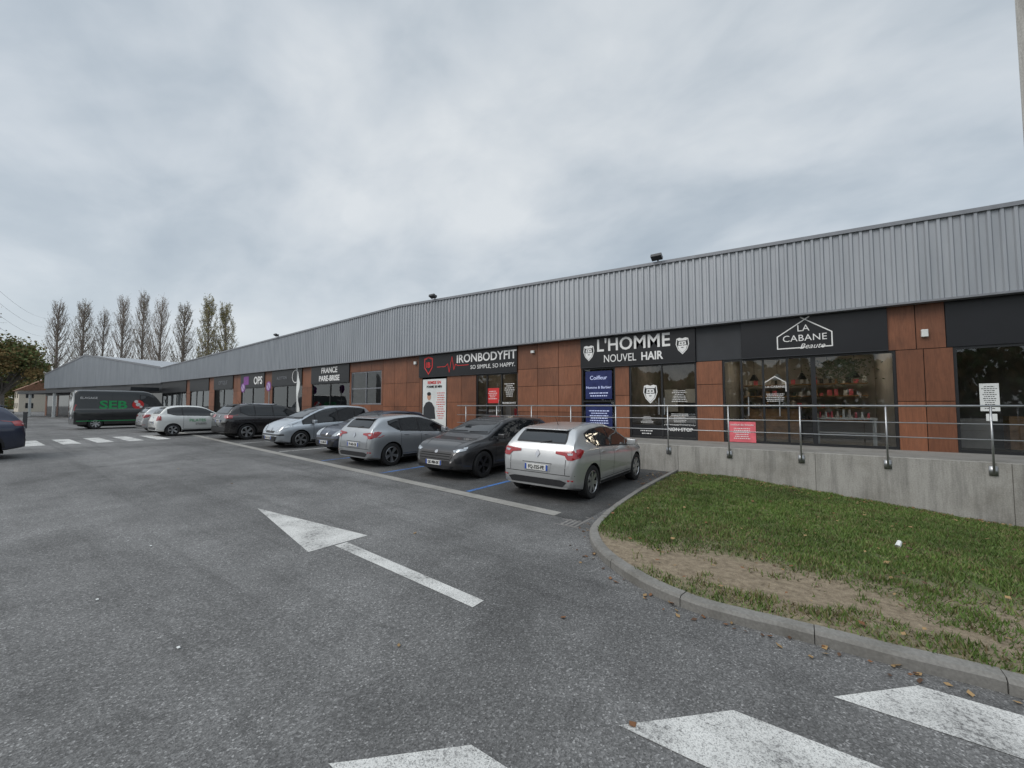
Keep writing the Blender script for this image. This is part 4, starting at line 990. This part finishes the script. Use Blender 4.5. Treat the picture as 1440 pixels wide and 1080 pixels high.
PM=[poplar_mesh(1,1300,[m_bl,m_bl]),poplar_mesh(2,1700,[m_bl,m_gl]),poplar_mesh(3,8000,[m_yl,m_gl]),poplar_mesh(4,1100,[m_bl,m_bl])]
def at(px_,t):
    r_=(px_-720)/575; X_=r_*t; return (X_*.811-t*.584, X_*.584+t*.811)
for x,y,mi,h in ((*at(76,92),0,.98),(*at(112,93),1,1.0),(*at(141,95),3,.94),(*at(168,92),0,1.02),(*at(197,92),1,1.07),(*at(222,90),3,1.0),(*at(255,88),1,.93),(*at(290,88),2,.97),(*at(314,90),2,.93)):
    o=bpy.data.objects.new('poplar_tree',PM[mi]); COL.objects.link(o); o.location=(x,y,.3); o.rotation_euler=(0,0,random.uniform(0,6)); wv=random.uniform(.95,1.2); o.scale=(wv,wv,h)
def broadleaf(name,loc,H,Rr,nleaf,mats,seed,ls=.16):
    R=random.Random(seed); mb=MB(); tr=H*.32; mb.tube((0,0,0),(0,0,tr),H*.035,H*.024,7); cl=[]
    for _ in range(60):
        a=R.uniform(0,6.28); el=R.uniform(-.1,1.3); rr=Rr*R.uniform(.5,1.0); c_=Vector((math.cos(a)*math.cos(el)*rr,math.sin(a)*math.cos(el)*rr,H*.55+math.sin(el)*H*.42*R.uniform(.6,1)))
        p0=Vector((0,0,tr*R.uniform(.7,1))); m_=p0.lerp(c_,.5)+Vector((0,0,.4)); mb.tube(p0,m_,H*.010,H*.006,4); mb.tube(m_,c_,H*.006,.015,4); cl.append((c_,R.uniform(.5,1.1)*Rr*.28))
        for _k in range(5): 
            e=c_+Vector((R.gauss(0,1),R.gauss(0,1),R.gauss(.3,1)))*Rr*.14; mb.tube(c_,e,.02,.008,3)
    for _ in range(nleaf):
        ci=R.randrange(len(cl)); c_,r_=cl[ci]; q=c_+Vector((R.gauss(0,r_*.6),R.gauss(0,r_*.6),R.gauss(0,r_*.5))); s=ls*R.uniform(.5,1.2); a=R.uniform(0,6.28)
        d=Vector((math.cos(a),math.sin(a),R.uniform(-.5,.5)))*s; u=Vector((R.uniform(-.6,.6),R.uniform(-.6,.6),1))*s*.7; k=len(mb.v)
        mb.v+=[tuple(q-d),tuple(q-u),tuple(q+d),tuple(q+u)]; mb.f.append((k,k+1,k+2,k+3)); mb.m.append(1+(ci+(R.random()<.4))%len(mats))
    o=mb.obj(name,[m_bark]+mats); o.location=loc; return o
m_a1=M('autumn_leaf',(.21,.14,.05),.8,0,.35,.4); m_a2=M('autumn_leaf_dark',(.13,.11,.035),.8,0,.3,.4); m_a3=M('dull_green_leaf',(.11,.145,.045),.8,0,.3,.4)
broadleaf('broadleaf_tree',(*at(2,62),.3),11.6,5.2,17000,[m_a1,m_a2,m_a3],5,.2)
broadleaf('broadleaf_tree',(*at(28,105),.3),8.6,5,11000,[m_a1,m_a2,m_a3],6,.24)
broadleaf('broadleaf_tree',(*at(-105,50),.3),20,6,500,[m_a1,m_a2],9,.12)
def belt_obj(name,fn,n,seed,smin=.15,smax=.4):
    R=random.Random(seed); v=[];f=[];mi=[]
    for k_ in range(n):
        tt=R.random(); x,y,hm=fn(tt,R); z=R.random()**.8*hm
        s=R.uniform(smin,smax); a=R.uniform(0,6.28); q=Vector((x,y,z)); d=Vector((math.cos(a),math.sin(a),R.uniform(-.5,.5)))*s; u=Vector((0,R.uniform(-.5,.5),1))*s; k=len(v)
        v+=[tuple(q-d),tuple(q-u),tuple(q+d),tuple(q+u)]; f.append((k,k+1,k+2,k+3)); mi.append(R.randrange(3))
    mobj(name,v,f,[m_a1,m_a2,m_a3],None,mi)
belt_obj('distant_trees',lambda tt,R:(*at(-120+tt*420,150+20*R.random()),5.5+2.5*noise.noise(Vector((tt*14,0,0)))+1.5*noise.noise(Vector((tt*50,4,0)))),24000,11)
belt_obj('distant_trees',lambda tt,R:(-75+tt*130,-42+8*R.random(),7.5+4*noise.noise(Vector((tt*12,3,0)))+2.5*noise.noise(Vector((tt*45,9,0)))),20000,12,.2,.5)
hs=empty('house'); hx,hy=at(60,100); 
m_ren=M('render_cream',(.55,.50,.42),.8); m_tile=M('roof_tile',(.20,.10,.06),.8,0,.3,3)
box('walls',hx-5,hx+5,hy-4,hy+4,.2,5.4,m_ren,hs)
mobj('roof',[(hx-5.5,hy-4.5,5.3),(hx+5.5,hy-4.5,5.3),(hx+5.5,hy+4.5,5.3),(hx-5.5,hy+4.5,5.3),(hx-5.5,hy,8.2),(hx+5.5,hy,8.2)],[(0,1,5,4),(3,4,5,2),(0,4,3),(1,2,5)],m_tile,hs)
for a in (-3,1.5):
    for z in (1.2,3.6): box('window',hx+a,hx+a+1.2,hy-4.05,hy-4.01,z,z+1.2,m_cglass,hs); box('window',hx+5.01,hx+5.05,hy+a,hy+a+1.2,z,z+1.2,m_cglass,hs)
mb=MB()
for k in range(4):
    a=at(-60,70);b_=at(70,170); z0=27-k*2.4; z1=38-k*3.6; pr=None
    for i in range(13):
        t=i/12; q=(a[0]+(b_[0]-a[0])*t,a[1]+(b_[1]-a[1])*t,z0+(z1-z0)*t-3*math.sin(math.pi*t))
        if pr: mb.tube(pr,q,.022,.022,4)
        pr=q
mb.obj('power_line',[m_char])
print('done',len(bpy.data.objects))
